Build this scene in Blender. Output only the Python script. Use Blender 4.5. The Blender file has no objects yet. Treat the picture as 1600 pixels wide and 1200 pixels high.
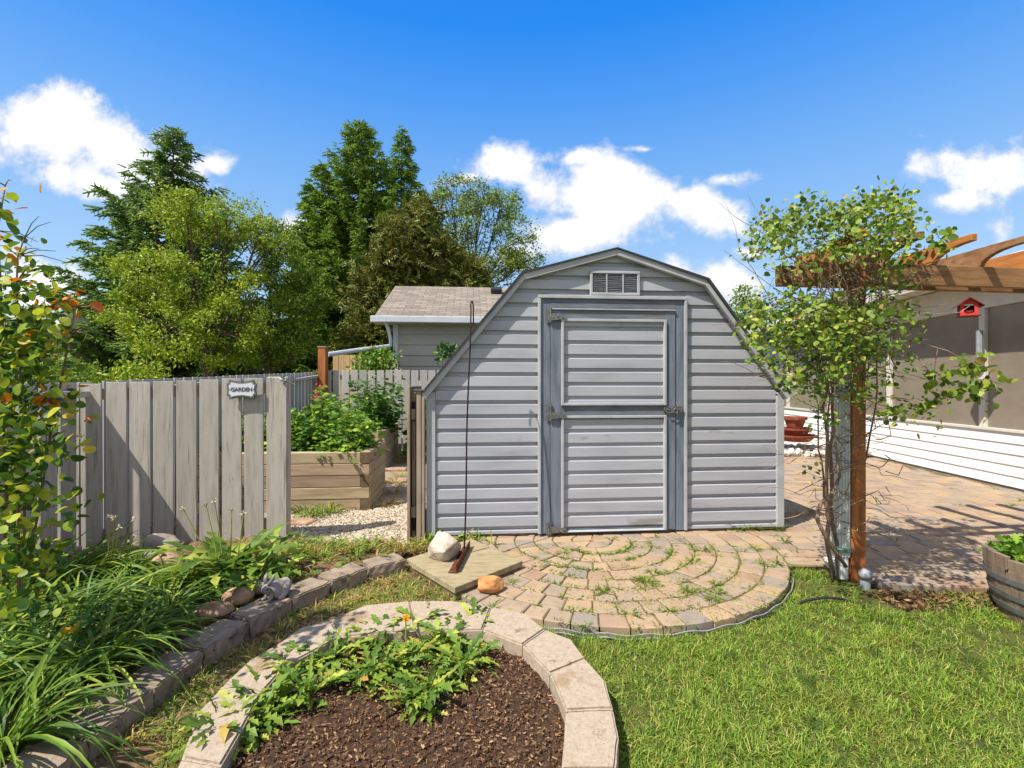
import bpy, bmesh, math, random
import numpy as np
from mathutils import Vector, Matrix, noise as mnoise
R_ = math.radians
random.seed(7); rng = np.random.default_rng(11)
SC = bpy.context.scene; COL = SC.collection
# ------------------------------------------------------------------ camera
F_ = 750.0; CH = 1.3
cam = bpy.data.cameras.new("camera"); cam.lens = 36 * F_ / 1600; cam.sensor_width = 36
cam.clip_end = 2000; cam.clip_start = 0.05
co = bpy.data.objects.new("camera", cam); COL.objects.link(co)
co.location = (0, 0, CH); co.rotation_euler = (R_(90), 0, 0); SC.camera = co
SC.render.resolution_x = 1024; SC.render.resolution_y = 768
SC.view_settings.view_transform = 'Standard'; SC.view_settings.look = 'None'
SC.view_settings.gamma = 1; SC.view_settings.exposure = 0.58
# ------------------------------------------------------------------ sun and sky
SUNV = Vector((1, .72, -1.8)).normalized()
sl = bpy.data.lights.new("sun", 'SUN'); sl.energy = 5.0; sl.angle = R_(.53); sl.color = (1, .95, .86)
so = bpy.data.objects.new("sun", sl); COL.objects.link(so)
so.rotation_euler = SUNV.to_track_quat('-Z', 'Y').to_euler(); so.location = (-5, -5, 12)

def build_world():
    w = bpy.data.worlds.new("World"); SC.world = w; w.use_nodes = True
    nt = w.node_tree; N = nt.nodes; L = nt.links; N.clear()
    out = N.new('ShaderNodeOutputWorld'); bg = N.new('ShaderNodeBackground'); bg.inputs[1].default_value = .09
    L.new(bg.outputs[0], out.inputs[0])
    sky = N.new('ShaderNodeTexSky'); sky.sky_type = 'NISHITA'; sky.sun_disc = False
    sky.sun_elevation = math.asin(-SUNV.z); sky.sun_rotation = R_(234.2)
    sky.air_density = 1.0; sky.dust_density = .6; sky.ozone_density = 2.0
    tc = N.new('ShaderNodeTexCoord'); D = tc.outputs['Generated']
    def vm(op, a, b=None):
        n = N.new('ShaderNodeVectorMath'); n.operation = op
        for i, v in enumerate((a, b)):
            if v is None: continue
            if hasattr(v, 'links'): L.new(v, n.inputs[i])
            else: n.inputs[i].default_value = v
        return n.outputs['Value'] if op in ('LENGTH', 'DOT_PRODUCT') else n.outputs[0]
    def m(op, a, b=0., c=0., cl=False):
        n = N.new('ShaderNodeMath'); n.operation = op; n.use_clamp = cl
        for i, v in enumerate((a, b, c)):
            if hasattr(v, 'links'): L.new(v, n.inputs[i])
            else: n.inputs[i].default_value = v
        return n.outputs[0]
    sep = N.new('ShaderNodeSeparateXYZ'); L.new(D, sep.inputs[0])
    yy = m('MAXIMUM', sep.outputs[1], .02)
    a = m('DIVIDE', sep.outputs[0], yy); b = m('DIVIDE', sep.outputs[2], yy)
    cmb = N.new('ShaderNodeCombineXYZ'); L.new(a, cmb.inputs[0]); L.new(b, cmb.inputs[1])
    nz = N.new('ShaderNodeTexNoise'); nz.inputs['Scale'].default_value = 7; nz.inputs['Detail'].default_value = 9
    nz.inputs['Roughness'].default_value = .62; L.new(cmb.outputs[0], nz.inputs['Vector'])
    nz2 = N.new('ShaderNodeTexNoise'); nz2.inputs['Scale'].default_value = 3; nz2.inputs['Detail'].default_value = 6
    L.new(cmb.outputs[0], nz2.inputs['Vector'])
    warp = vm('SUBTRACT', nz2.outputs['Color'], (.5, .5, .5))
    wsc = vm('MULTIPLY', warp, (.16, .10, 0)); P = vm('ADD', cmb.outputs[0], wsc)
    # cloud banks: (direction px, py) centre, radii, tilt in degrees, strength
    banks = [(70, 195, 165, 64, -10, 1.0), (185, 245, 140, 66, -22, 1.0), (150, 292, 120, 34, -15, .85),
             (790, 258, 80, 42, 8, 1.0), (730, 280, 50, 16, 10, .7), (955, 308, 140, 72, -6, 1.0), (1075, 330, 100, 40, -18, 1.0),
             (895, 370, 115, 40, 8, .95), (905, 245, 60, 22, 0, .72), (1000, 228, 45, 8, 0, .5), (1120, 290, 60, 14, 5, .55),
             (1560, 262, 150, 50, 0, .95), (1500, 318, 60, 18, 0, .75), (460, 355, 38, 30, 0, .8), (1120, 440, 85, 38, -12, .85),
             (1160, 398, 32, 11, 0, .6), (840, 395, 80, 22, 0, .7), (50, 440, 80, 50, 0, .8), (340, 262, 34, 14, 0, .45),
             (1700, 420, 160, 70, 0, .7), (-150, 380, 190, 90, 0, .8), (1440, 215, 22, 9, 0, .45)]
    tot = None
    for (px, py, rx, ry, t, s) in banks:
        mp = N.new('ShaderNodeMapping'); mp.vector_type = 'TEXTURE'; L.new(P, mp.inputs[0])
        mp.inputs['Location'].default_value = ((px - 800) / F_, (600 - py) / F_, 0)
        mp.inputs['Rotation'].default_value = (0, 0, R_(t)); mp.inputs['Scale'].default_value = (rx / F_, ry / F_, 1)
        l = vm('LENGTH', mp.outputs[0]); v = m('MULTIPLY', m('SUBTRACT', 1.25, l), s)
        tot = v if tot is None else m('MAXIMUM', tot, v)
    nn = m('MULTIPLY', m('SUBTRACT', nz.outputs['Fac'], .5), 2.8)
    d = m('ADD', tot, nn)
    mr = N.new('ShaderNodeMapRange'); mr.interpolation_type = 'SMOOTHSTEP'
    mr.inputs[1].default_value = .12; mr.inputs[2].default_value = .72; L.new(d, mr.inputs[0])
    front = m('MULTIPLY', sep.outputs[1], 12, cl=True)
    mf = m('MULTIPLY', mr.outputs[0], front)
    # broken cloud added out of view, behind and overhead, as neutral fill light
    nb = N.new('ShaderNodeTexNoise'); nb.inputs['Scale'].default_value = 2.2; nb.inputs['Detail'].default_value = 7; L.new(D, nb.inputs['Vector'])
    mb_ = N.new('ShaderNodeMapRange'); mb_.interpolation_type = 'SMOOTHSTEP'; mb_.inputs[1].default_value = .42; mb_.inputs[2].default_value = .54
    L.new(nb.outputs['Fac'], mb_.inputs[0])
    back = m('SUBTRACT', .08, sep.outputs[1]); back = m('MULTIPLY', back, 5, cl=True)
    over = m('MULTIPLY', m('SUBTRACT', sep.outputs[2], .78), 8, cl=True)
    mask = m('MULTIPLY', m('MAXIMUM', mf, m('MULTIPLY', mb_.outputs[0], m('MAXIMUM', back, over))), .96)
    # wisps over the whole sky
    # sky colour: deeper and more saturated blue
    gr = N.new('ShaderNodeValToRGB'); L.new(sep.outputs[2], gr.inputs[0]); e = gr.color_ramp.elements
    for _ in range(4): e.new(.5)
    for i, (p_, c_) in enumerate([(0, (.56, .78, 1, 1)), (.2, (.40, .66, 1, 1)), (.38, (.20, .49, 1, 1)), (.50, (.07, .36, 1, 1)), (.6, (.0, .27, .98, 1)), (1, (.0, .12, .55, 1))]): e[i].position = p_; e[i].color = c_
    gs = N.new('ShaderNodeVectorMath'); gs.operation = 'SCALE'; gs.inputs['Scale'].default_value = 7.8; L.new(gr.outputs[0], gs.inputs[0])
    hs = N.new('ShaderNodeMix'); hs.data_type = 'RGBA'; hs.inputs['Factor'].default_value = .8
    L.new(sky.outputs[0], hs.inputs['A']); L.new(gs.outputs[0], hs.inputs['B'])
    cr = N.new('ShaderNodeMix'); cr.data_type = 'RGBA'
    cr.inputs['A'].default_value = (6.4, 6.5, 6.9, 1); cr.inputs['B'].default_value = (9.6, 9.5, 9.4, 1)
    sh = N.new('ShaderNodeMapRange'); sh.inputs[1].default_value = .35; sh.inputs[2].default_value = 1.1
    L.new(d, sh.inputs[0]); L.new(sh.outputs[0], cr.inputs['Factor'])
    mx = N.new('ShaderNodeMix'); mx.data_type = 'RGBA'
    L.new(mask, mx.inputs['Factor']); L.new(hs.outputs['Result'], mx.inputs['A']); L.new(cr.outputs['Result'], mx.inputs['B'])
    L.new(mx.outputs['Result'], bg.inputs[0])
build_world()

# ------------------------------------------------------------------ materials
def lin(c):
    c = c / 255.0
    return c / 12.92 if c <= .04045 else ((c + .055) / 1.055) ** 2.4
def C(r, g, b): return (lin(r), lin(g), lin(b), 1)

def mat(name, cols, scale=5, detail=6, stretch=(1, 1, 1), rough=.8, bump=.3, bscale=None, dist=.004, island=0., hue=0.,
        spec=.3, metal=0, trans=0., spots=None, islramp=None, rot=None, lacunar=.6, alpha=1.0):
    """noise-ramp principled material. cols [(pos, colour)]; islramp: colours picked per loose piece; spots=(scale, threshold, colour)"""
    m = bpy.data.materials.new(name); m.use_nodes = True
    nt = m.node_tree; N = nt.nodes; L = nt.links
    pb = N['Principled BSDF']; out = N['Material Output']
    tc = N.new('ShaderNodeTexCoord'); mp = N.new('ShaderNodeMapping'); mp.inputs['Scale'].default_value = stretch
    if rot: mp.inputs['Rotation'].default_value = rot
    L.new(tc.outputs['Object'], mp.inputs[0])
    nz = N.new('ShaderNodeTexNoise'); nz.inputs['Scale'].default_value = scale; nz.inputs['Detail'].default_value = detail
    nz.inputs['Roughness'].default_value = lacunar
    geo = N.new('ShaderNodeNewGeometry')
    vec = mp.outputs[0]
    if island or islramp:
        off = N.new('ShaderNodeVectorMath'); off.operation = 'MULTIPLY_ADD'
        cm = N.new('ShaderNodeCombineXYZ')
        for i in range(3): L.new(geo.outputs['Random Per Island'], cm.inputs[i])
        L.new(cm.outputs[0], off.inputs[0]); off.inputs[1].default_value = (37, 53, 71); L.new(mp.outputs[0], off.inputs[2])
        vec = off.outputs[0]
    L.new(vec, nz.inputs['Vector'])
    rp = N.new('ShaderNodeValToRGB'); e = rp.color_ramp.elements
    while len(e) < len(cols): e.new(.5)
    for i, (p, c) in enumerate(cols): e[i].position = p; e[i].color = c
    L.new(nz.outputs['Fac'], rp.inputs[0]); colr = rp.outputs[0]
    if islramp:
        r2 = N.new('ShaderNodeValToRGB'); r2.color_ramp.interpolation = 'LINEAR'; e = r2.color_ramp.elements
        while len(e) < len(islramp): e.new(.5)
        for i, (p, c) in enumerate(islramp): e[i].position = p; e[i].color = c
        L.new(geo.outputs['Random Per Island'], r2.inputs[0])
        mx = N.new('ShaderNodeMix'); mx.data_type = 'RGBA'; mx.blend_type = 'MULTIPLY'; mx.inputs['Factor'].default_value = 1
        L.new(r2.outputs[0], mx.inputs['A']); L.new(colr, mx.inputs['B']); colr = mx.outputs['Result']
    if island:
        hs = N.new('ShaderNodeHueSaturation')
        mr = N.new('ShaderNodeMapRange'); mr.inputs[3].default_value = 1 - island; mr.inputs[4].default_value = 1 + island
        L.new(geo.outputs['Random Per Island'], mr.inputs[0]); L.new(mr.outputs[0], hs.inputs['Value'])
        if hue:
            fr = N.new('ShaderNodeMath'); fr.operation = 'MULTIPLY'; fr.inputs[1].default_value = 7.31
            L.new(geo.outputs['Random Per Island'], fr.inputs[0])
            f2 = N.new('ShaderNodeMath'); f2.operation = 'FRACT'; L.new(fr.outputs[0], f2.inputs[0])
            m2 = N.new('ShaderNodeMapRange'); m2.inputs[3].default_value = .5 - hue; m2.inputs[4].default_value = .5 + hue
            L.new(f2.outputs[0], m2.inputs[0]); L.new(m2.outputs[0], hs.inputs['Hue'])
        L.new(colr, hs.inputs['Color']); colr = hs.outputs[0]
    if spots:
        for (ss, th, sc, st) in spots:
            mp2 = N.new('ShaderNodeMapping'); mp2.inputs['Scale'].default_value = st
            L.new(mp.outputs[0] if trans else vec, mp2.inputs[0])
            n2 = N.new('ShaderNodeTexNoise'); n2.inputs['Scale'].default_value = ss; n2.inputs['Detail'].default_value = 5
            n2.inputs['Roughness'].default_value = .65
            L.new(mp2.outputs[0], n2.inputs['Vector'])
            mr = N.new('ShaderNodeMapRange'); mr.inputs[1].default_value = th; mr.inputs[2].default_value = th + .06
            L.new(n2.outputs['Fac'], mr.inputs[0])
            mx = N.new('ShaderNodeMix'); mx.data_type = 'RGBA'; L.new(mr.outputs[0], mx.inputs['Factor'])
            L.new(colr, mx.inputs['A']); mx.inputs['B'].default_value = sc; colr = mx.outputs['Result']
    L.new(colr, pb.inputs['Base Color'])
    pb.inputs['Roughness'].default_value = rough; pb.inputs['Metallic'].default_value = metal
    pb.inputs['Specular IOR Level'].default_value = spec
    if alpha < 1: pb.inputs['Alpha'].default_value = alpha
    if bump:
        nb = nz
        if bscale:
            nb = N.new('ShaderNodeTexNoise'); nb.inputs['Scale'].default_value = bscale; nb.inputs['Detail'].default_value = 5
            nb.inputs['Roughness'].default_value = .7
            L.new(vec, nb.inputs['Vector'])
        bp = N.new('ShaderNodeBump'); bp.inputs['Strength'].default_value = bump; bp.inputs['Distance'].default_value = dist
        L.new(nb.outputs['Fac'], bp.inputs['Height']); L.new(bp.outputs[0], pb.inputs['Normal'])
    if trans:
        tr = N.new('ShaderNodeBsdfTranslucent'); L.new(colr, tr.inputs[0])
        ms = N.new('ShaderNodeMixShader'); ms.inputs[0].default_value = trans
        L.new(pb.outputs[0], ms.inputs[1]); L.new(tr.outputs[0], ms.inputs[2]); L.new(ms.outputs[0], out.inputs[0])
    return m

def leafmat(name, ramp, trans=.35, rough=.5, spec=.35, scale=30, spots=None):
    return mat(name, [(.3, (.95, .95, .92, 1)), (.7, (1.35, 1.35, 1.3, 1))], scale=scale, detail=2, islramp=ramp, trans=trans, spots=spots,
               rough=rough, bump=0, spec=spec)

K = {}
K['siding'] = mat('grey_vinyl_siding', [(.3, C(150, 151, 158)), (.5, C(165, 166, 172)), (.75, C(175, 175, 180))], scale=2.2, detail=8,
                  stretch=(.5, 1, 3), rough=.5, bump=.12, bscale=160, dist=.001, spec=.4,
                  spots=[(1.7, .63, C(138, 136, 134), (1, 1, .6)), (24, .71, C(128, 122, 110), (.5, 1, 1))])
K['trim'] = mat('light_grey_trim', [(.3, C(154, 156, 160)), (.7, C(176, 177, 179))], scale=6, rough=.5, bump=.05,
                spots=[(14, .68, C(120, 120, 112), (3, 1, .5))])
K['doorwood'] = mat('weathered_blue_grey_paint', [(.25, C(84, 91, 102)), (.5, C(108, 115, 126)), (.8, C(127, 132, 141))], scale=7, detail=9,
                    stretch=(3.5, 3.5, .5), rough=.75, bump=.5, bscale=30, dist=.002,
                    spots=[(26, .66, C(60, 60, 58), (2.5, 2, .35)), (9, .72, C(120, 112, 92), (1, 1, .8))])
K['doorwood_h'] = mat('weathered_blue_grey_paint_rail', [(.25, C(80, 86, 95)), (.5, C(104, 110, 120)), (.8, C(127, 132, 139))], scale=7,
                      detail=9, stretch=(.5, 3, 3.5), rough=.75, bump=.5, bscale=30, dist=.002,
                      spots=[(14, .56, C(108, 100, 80), (.4, 2, 2.5)), (24, .64, C(62, 60, 56), (.35, 2, 2.5))])
K['shingle'] = mat('dark_asphalt_shingle', [(.3, C(44, 44, 46)), (.7, C(66, 66, 68))], scale=60, rough=.9, bump=.5)
K['rust'] = mat('rusty_iron', [(.3, C(62, 38, 28)), (.55, C(104, 62, 42)), (.8, C(132, 92, 66))], scale=30, rough=.85, bump=.4, metal=.3)
K['dark_iron'] = mat('dark_iron', [(.3, C(38, 28, 26)), (.7, C(66, 46, 40))], scale=40, rough=.7, bump=.3, metal=.5)
K['galv'] = mat('tarnished_galvanised_metal', [(.3, C(88, 84, 76)), (.6, C(140, 140, 138)), (.8, C(100, 84, 62))], scale=50, rough=.5, metal=.7,
                bump=.3)
K['fence'] = mat('weathered_grey_painted_board', [(.25, C(144, 137, 128)), (.5, C(170, 162, 152)), (.8, C(184, 176, 166))], scale=5,
                 detail=9, stretch=(6, 6, .7), rough=.85, bump=.5, bscale=26, dist=.002, island=.1,
                 spots=[(5, .60, C(132, 124, 108), (2, 2, .5)), (10, .63, C(100, 90, 78), (7, 7, .3)), (26, .67, C(66, 56, 48), (1, 1, .7))])
K['fencefar'] = mat('pale_painted_board', [(.25, C(154, 149, 142)), (.8, C(178, 173, 165))], scale=4, stretch=(5, 5, .7), rough=.85, bump=.2,
                    island=.1)
K['rawwood'] = mat('bare_weathered_wood', [(.25, C(112, 98, 82)), (.5, C(146, 130, 110)), (.8, C(160, 146, 126))], scale=6, detail=9,
                   stretch=(5, 5, .6), rough=.9, bump=.6, bscale=30, dist=.003, island=.1, spots=[(30, .66, C(70, 60, 50), (4, 4, .3))])
K['timber'] = mat('raised_bed_timber', [(.25, C(124, 104, 82)), (.5, C(158, 138, 112)), (.8, C(176, 158, 132))], scale=4, detail=9,
                  stretch=(.6, .6, 6), rough=.85, bump=.5, bscale=24, dist=.003, island=.16, hue=.012,
                  spots=[(10, .7, C(90, 66, 44), (1, 1, 1)), (20, .68, C(100, 82, 60), (.3, .3, 5))])
K['timberend'] = mat('timber_end_grain', [(.25, C(76, 62, 44)), (.8, C(124, 108, 82))], scale=20, rough=.9, bump=.5)
K['plank'] = mat('grey_green_plank', [(.25, C(118, 106, 80)), (.5, C(150, 136, 106)), (.8, C(168, 154, 124))], scale=6, detail=9,
                 stretch=(1.2, 4.5, 3), rot=(0, 0, R_(-48)), rough=.9, bump=.5, bscale=22, dist=.003,
                 spots=[(6, .69, C(112, 84, 58), (1, 1, 1)), (34, .69, C(82, 70, 50), (.4, 3, 3))])
K['cedar'] = mat('stained_cedar', [(.25, C(98, 58, 32)), (.5, C(158, 94, 48)), (.8, C(188, 120, 64))], scale=5, detail=9,
                 stretch=(6, 6, .6), rough=.65, bump=.4, bscale=26, dist=.002, spots=[(22, .64, C(74, 42, 24), (5, 5, .35))])
K['cedar_old'] = mat('weathered_cedar_beam', [(.25, C(86, 60, 40)), (.5, C(134, 98, 64)), (.8, C(160, 122, 82))], scale=5, detail=9,
                     stretch=(.6, 3, 6), rough=.8, bump=.5, bscale=26, dist=.003, island=.15, hue=.008,
                     spots=[(24, .62, C(70, 50, 34), (.4, 3, 5)), (7, .7, C(170, 150, 120), (.6, 2, 3))])
K['rafter'] = mat('orange_stained_rafter', [(.25, C(124, 76, 40)), (.5, C(172, 108, 54)), (.8, C(196, 132, 74))], scale=5, detail=9,
                  stretch=(3, .6, 6), rough=.7, bump=.4, bscale=26, dist=.002, spots=[(24, .62, C(116, 72, 38), (3, .4, 5))])
K['white'] = mat('white_siding', [(.3, C(222, 220, 214)), (.7, C(234, 232, 227))], scale=3, rough=.55, bump=.03)
K['porchtrim'] = mat('beige_white_trim', [(.3, C(196, 188, 176)), (.7, C(210, 203, 192))], scale=5, rough=.6, bump=.05)
K['screen'] = mat('beige_screen_mesh', [(.3, C(134, 122, 106)), (.7, C(148, 136, 119))], scale=2, stretch=(1, 1, 2), rough=.16, bump=.12, dist=.02, bscale=1.5, alpha=.86, spec=.6)
K['interior'] = mat('porch_inner_wall', [(.3, C(130, 118, 104)), (.7, C(142, 130, 116))], scale=3, rough=.9, bump=0)
K['darkglass'] = mat('dark_window_glass', [(.3, C(30, 32, 36)), (.7, C(48, 50, 54))], scale=3, rough=.12, bump=0, spec=.6)
K['roofmetal'] = mat('white_roof_metal', [(.3, C(205, 207, 208)), (.7, C(222, 223, 223))], scale=5, rough=.4, bump=0)
K['concrete'] = mat('concrete_block', [(.2, C(102, 90, 76)), (.5, C(146, 130, 112)), (.8, C(168, 150, 130))], scale=14, detail=10, rough=.95,
                    bump=.8, bscale=70, dist=.006, island=.09, hue=.006,
                    spots=[(5, .56, C(96, 86, 66), (1, 1, 1)), (18, .62, C(70, 62, 50), (1, 1, 1)), (60, .64, C(80, 72, 60), (1, 1, 1))])
K['edging'] = mat('buff_edging_stone', [(.2, C(134, 120, 104)), (.5, C(162, 146, 127)), (.8, C(178, 162, 142))], scale=40, detail=10, rough=.95,
                  bump=.7, bscale=110, dist=.004, island=.06, hue=.005, lacunar=.7,
                  spots=[(3, .55, C(148, 126, 100), (1, 1, 1)), (7, .64, C(112, 98, 72), (1, 1, 1)), (70, .60, C(140, 118, 98), (1, 1, 1)), (120, .64, C(206, 186, 164), (1, 1, 1))])
K['paver'] = mat('weathered_paver', [(.2, (.72, .70, .66, 1)), (.5, (1, 1, 1, 1)), (.8, (1.14, 1.12, 1.08, 1))], scale=9, detail=10, rough=.95,
                 bump=.6, bscale=90, dist=.003, lacunar=.68,
                 islramp=[(0, C(150, 124, 102)), (.25, C(162, 140, 116)), (.5, C(146, 130, 114)), (.7, C(168, 142, 112)), (.88, C(136, 126, 116)),
                          (1, C(152, 122, 100))],
                 spots=[(3.2, .58, C(158, 138, 100), (1, 1, 1)), (6, .66, C(112, 100, 74), (1, 1, 1)), (90, .66, C(112, 94, 74), (1, 1, 1))])
K['sand'] = mat('joint_sand_and_moss', [(.25, C(66, 60, 36)), (.45, C(92, 82, 52)), (.6, C(128, 112, 76)), (.8, C(96, 96, 44))], scale=9, detail=8,
                rough=1, bump=.8, bscale=120)
K['lawnsoil'] = mat('lawn_soil', [(.3, C(56, 56, 28)), (.5, C(76, 80, 34)), (.75, C(100, 92, 50))], scale=8, rough=1, bump=.8, bscale=90)
K['farground'] = mat('far_grass_ground', [(.3, C(84, 88, 42)), (.6, C(104, 110, 56))], scale=3, rough=1, bump=.5)
K['soil'] = mat('dark_bark_soil', [(.3, C(52, 36, 25)), (.5, C(86, 62, 44)), (.75, C(124, 96, 70))], scale=45, detail=10, rough=1, bump=1, bscale=120,
                dist=.02)
K['drysoil'] = mat('dry_bed_soil', [(.3, C(86, 66, 46)), (.5, C(124, 100, 72)), (.75, C(150, 126, 94))], scale=14, detail=10, rough=1, bump=1,
                   bscale=80, dist=.015)
K['chip'] = mat('bark_chips', [(.4, (1, 1, 1, 1)), (.6, (1, 1, 1, 1))], rough=.95, bump=0,
                islramp=[(0, C(58, 38, 26)), (.4, C(94, 66, 46)), (.75, C(126, 96, 68)), (.95, C(150, 118, 84)), (1, C(176, 146, 110))])
K['gravelbase'] = mat('gravel_base', [(.3, C(112, 100, 84)), (.7, C(176, 160, 138))], scale=60, detail=8, rough=1, bump=1, bscale=90, dist=.01)
K['pebble'] = mat('gravel_pebble', [(.4, (1, 1, 1, 1)), (.6, (1, 1, 1, 1))], rough=.9, bump=0,
                  islramp=[(0, C(128, 112, 92)), (.4, C(176, 160, 138)), (.7, C(196, 184, 164)), (1, C(150, 140, 128))])
K['whitepebble'] = mat('white_rock', [(.4, (1, 1, 1, 1)), (.6, (1, 1, 1, 1))], rough=.9, bump=0,
                       islramp=[(0, C(160, 152, 144)), (.5, C(206, 200, 192)), (1, C(184, 178, 172))])
K['whiterock'] = mat('white_boulder', [(.3, C(150, 132, 116)), (.5, C(178, 166, 150)), (.75, C(196, 186, 172))], scale=9, detail=9, rough=.9, bump=.7,
                     bscale=30, dist=.01, spots=[(5, .66, C(176, 132, 106), (1, 1, 1))])
K['orangerock'] = mat('orange_rock', [(.3, C(140, 84, 44)), (.5, C(190, 130, 78)), (.75, C(208, 164, 116))], scale=12, detail=9, stretch=(.6, 1, 3),
                      rough=.85, bump=.5, bscale=40, dist=.004)
K['riverrock'] = mat('river_rock', [(.3, C(120, 92, 72)), (.5, C(160, 128, 104)), (.75, C(186, 160, 136))], scale=10, rough=.85, bump=.4,
                     bscale=50, dist=.004)
K['greyrock'] = mat('grey_rock', [(.3, C(118, 108, 98)), (.5, C(152, 140, 128)), (.75, C(176, 166, 152))], scale=10, rough=.85, bump=.4,
                    bscale=50, dist=.004)
K['bunny'] = mat('cast_stone_rabbit', [(.3, C(128, 118, 114)), (.6, C(152, 143, 138)), (.8, C(170, 160, 152))], scale=16, rough=.8, bump=.35,
                 bscale=60, dist=.003, spots=[(9, .66, C(142, 130, 106), (1, 1, 1))])
K['black'] = mat('black_plastic', [(.3, C(34, 35, 38)), (.7, C(46, 47, 50))], scale=8, rough=.5, bump=.1)
K['pipe'] = mat('grey_plastic_pipe', [(.3, C(128, 132, 136)), (.7, C(150, 153, 156))], scale=20, rough=.5, bump=.1,
                spots=[(18, .62, C(96, 92, 82), (1, 1, 1))])
K['spout'] = mat('pale_green_grey_downspout', [(.3, C(196, 196, 190)), (.7, C(214, 213, 207))], scale=8, stretch=(3, 3, .5), rough=.45, bump=.05,
                 spots=[(12, .66, C(128, 134, 126), (2, 2, .6))])
K['cable'] = mat('grey_cable', [(.3, C(120, 128, 128)), (.7, C(150, 156, 154))], scale=30, rough=.6, bump=0)
K['barrel'] = mat('weathered_barrel_stave', [(.25, C(92, 76, 62)), (.5, C(132, 114, 96)), (.8, C(158, 140, 122))], scale=6, detail=9,
                  stretch=(7, 7, .7), rough=.9, bump=.8, bscale=40, dist=.006, island=.12, spots=[(18, .62, C(64, 52, 42), (6, 6, .5))])
K['hoop'] = mat('galvanised_hoop', [(.3, C(110, 114, 116)), (.7, C(146, 148, 150))], scale=20, rough=.5, metal=.6, bump=.2,
                spots=[(12, .62, C(110, 96, 78), (1, 1, 1))])
K['red'] = mat('red_paint', [(.3, C(176, 46, 34)), (.7, C(206, 70, 54))], scale=20, rough=.7, bump=.2)
K['darkred'] = mat('dark_red_paint', [(.3, C(92, 24, 22)), (.7, C(122, 36, 32))], scale=20, rough=.7, bump=.2)
K['terracotta'] = mat('terracotta', [(.3, C(112, 56, 42)), (.7, C(150, 82, 62))], scale=14, rough=.85, bump=.3)
K['bark'] = mat('vine_bark', [(.25, C(84, 66, 54)), (.5, C(128, 104, 86)), (.8, C(160, 138, 116))], scale=14, detail=8, stretch=(3, 3, .6),
                rough=.9, bump=.7, bscale=50, dist=.004)
K['twig'] = mat('dry_twig', [(.25, C(96, 78, 66)), (.7, C(158, 136, 114))], scale=20, rough=.9, bump=.2, island=.2)
K['treebark'] = mat('grey_tree_bark', [(.25, C(60, 52, 44)), (.7, C(104, 92, 80))], scale=8, stretch=(3, 3, .5), rough=.95, bump=.5)
K['garageroof'] = None
K['garagewall'] = mat('beige_lap_siding', [(.3, C(158, 152, 144)), (.7, C(170, 165, 158))], scale=2, stretch=(.4, 1, 2), rough=.6, bump=.03)
K['gutter'] = mat('pale_grey_gutter', [(.3, C(176, 180, 188)), (.7, C(190, 194, 200))], scale=4, rough=.5, bump=.02)
K['stucco'] = mat('beige_stucco', [(.3, C(152, 142, 128)), (.7, C(168, 158, 144))], scale=12, rough=.95, bump=.3)
K['beigefar'] = mat('grey_beige_far_siding', [(.3, C(168, 160, 150)), (.7, C(180, 173, 164))], scale=4, stretch=(.3, .3, 6), rough=.8, bump=.05)
K['brownboard'] = mat('brown_board', [(.25, C(124, 98, 70)), (.5, C(156, 128, 94)), (.8, C(170, 142, 108))], scale=4, stretch=(6, 6, .6), rough=.9,
                      bump=.4, island=.12)
K['signface'] = mat('white_enamel', [(.3, C(206, 206, 210)), (.7, C(218, 218, 222))], scale=5, rough=.4, bump=0)
K['signdark'] = mat('dark_slate_enamel', [(.3, C(58, 64, 74)), (.7, C(78, 84, 94))], scale=20, rough=.5, bump=0)
K['signgreen'] = mat('grey_green_enamel', [(.3, C(104, 112, 100)), (.7, C(124, 130, 118))], scale=20, rough=.5, bump=0)
K['yellowflower'] = mat('yellow_petal', [(.3, C(246, 182, 8)), (.7, C(250, 204, 20))], scale=20, rough=.6, bump=0, trans=.3)
K['pinkflower'] = mat('pink_petal', [(.3, C(200, 40, 74)), (.7, C(224, 70, 98))], scale=20, rough=.6, bump=0, trans=.3)
K['fluff'] = mat('seed_head', [(.3, C(190, 170, 140)), (.7, C(214, 200, 176))], scale=20, rough=.9, bump=0)
K['vineleaf'] = leafmat('vine_leaves', [(0, C(62, 84, 26)), (.4, C(94, 118, 36)), (.75, C(126, 144, 48)), (.96, C(164, 170, 70)), (1, C(166, 136, 76))])
K['shrubleaf'] = leafmat('round_shrub_leaves', [(0, C(44, 76, 26)), (.4, C(78, 110, 34)), (.7, C(130, 148, 38)), (1, C(176, 176, 48))], trans=.45)
K['orangeleaf'] = leafmat('turning_leaves', [(0, C(196, 96, 24)), (.4, C(212, 148, 30)), (.7, C(150, 58, 24)), (1, C(210, 186, 40))])
K['lilyleaf'] = leafmat('daylily_blades', [(0, C(54, 82, 24)), (.5, C(86, 116, 36)), (.85, C(120, 144, 48)), (1, C(162, 170, 70))], scale=8)
K['grass'] = leafmat('grass_blades', [(0, C(74, 104, 26)), (.45, C(110, 140, 40)), (.8, C(144, 164, 58)), (.93, C(178, 176, 90)), (1, C(184, 160, 98))],
                     scale=8, spots=[(2.3, .58, C(138, 146, 56), (1, 1, 1)), (5.5, .66, C(160, 144, 82), (1, 1, 1)), (8, .56, C(78, 104, 30), (1, 1, 1))])
K['weed'] = leafmat('dandelion_leaves', [(0, C(64, 94, 30)), (.45, C(104, 132, 46)), (.8, C(148, 164, 62)), (.93, C(180, 176, 80)), (1, C(168, 128, 70))], scale=14)
K['dryweed'] = leafmat('dry_weeds', [(0, C(112, 116, 44)), (.5, C(160, 138, 74)), (1, C(182, 154, 96))], scale=14)
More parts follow.
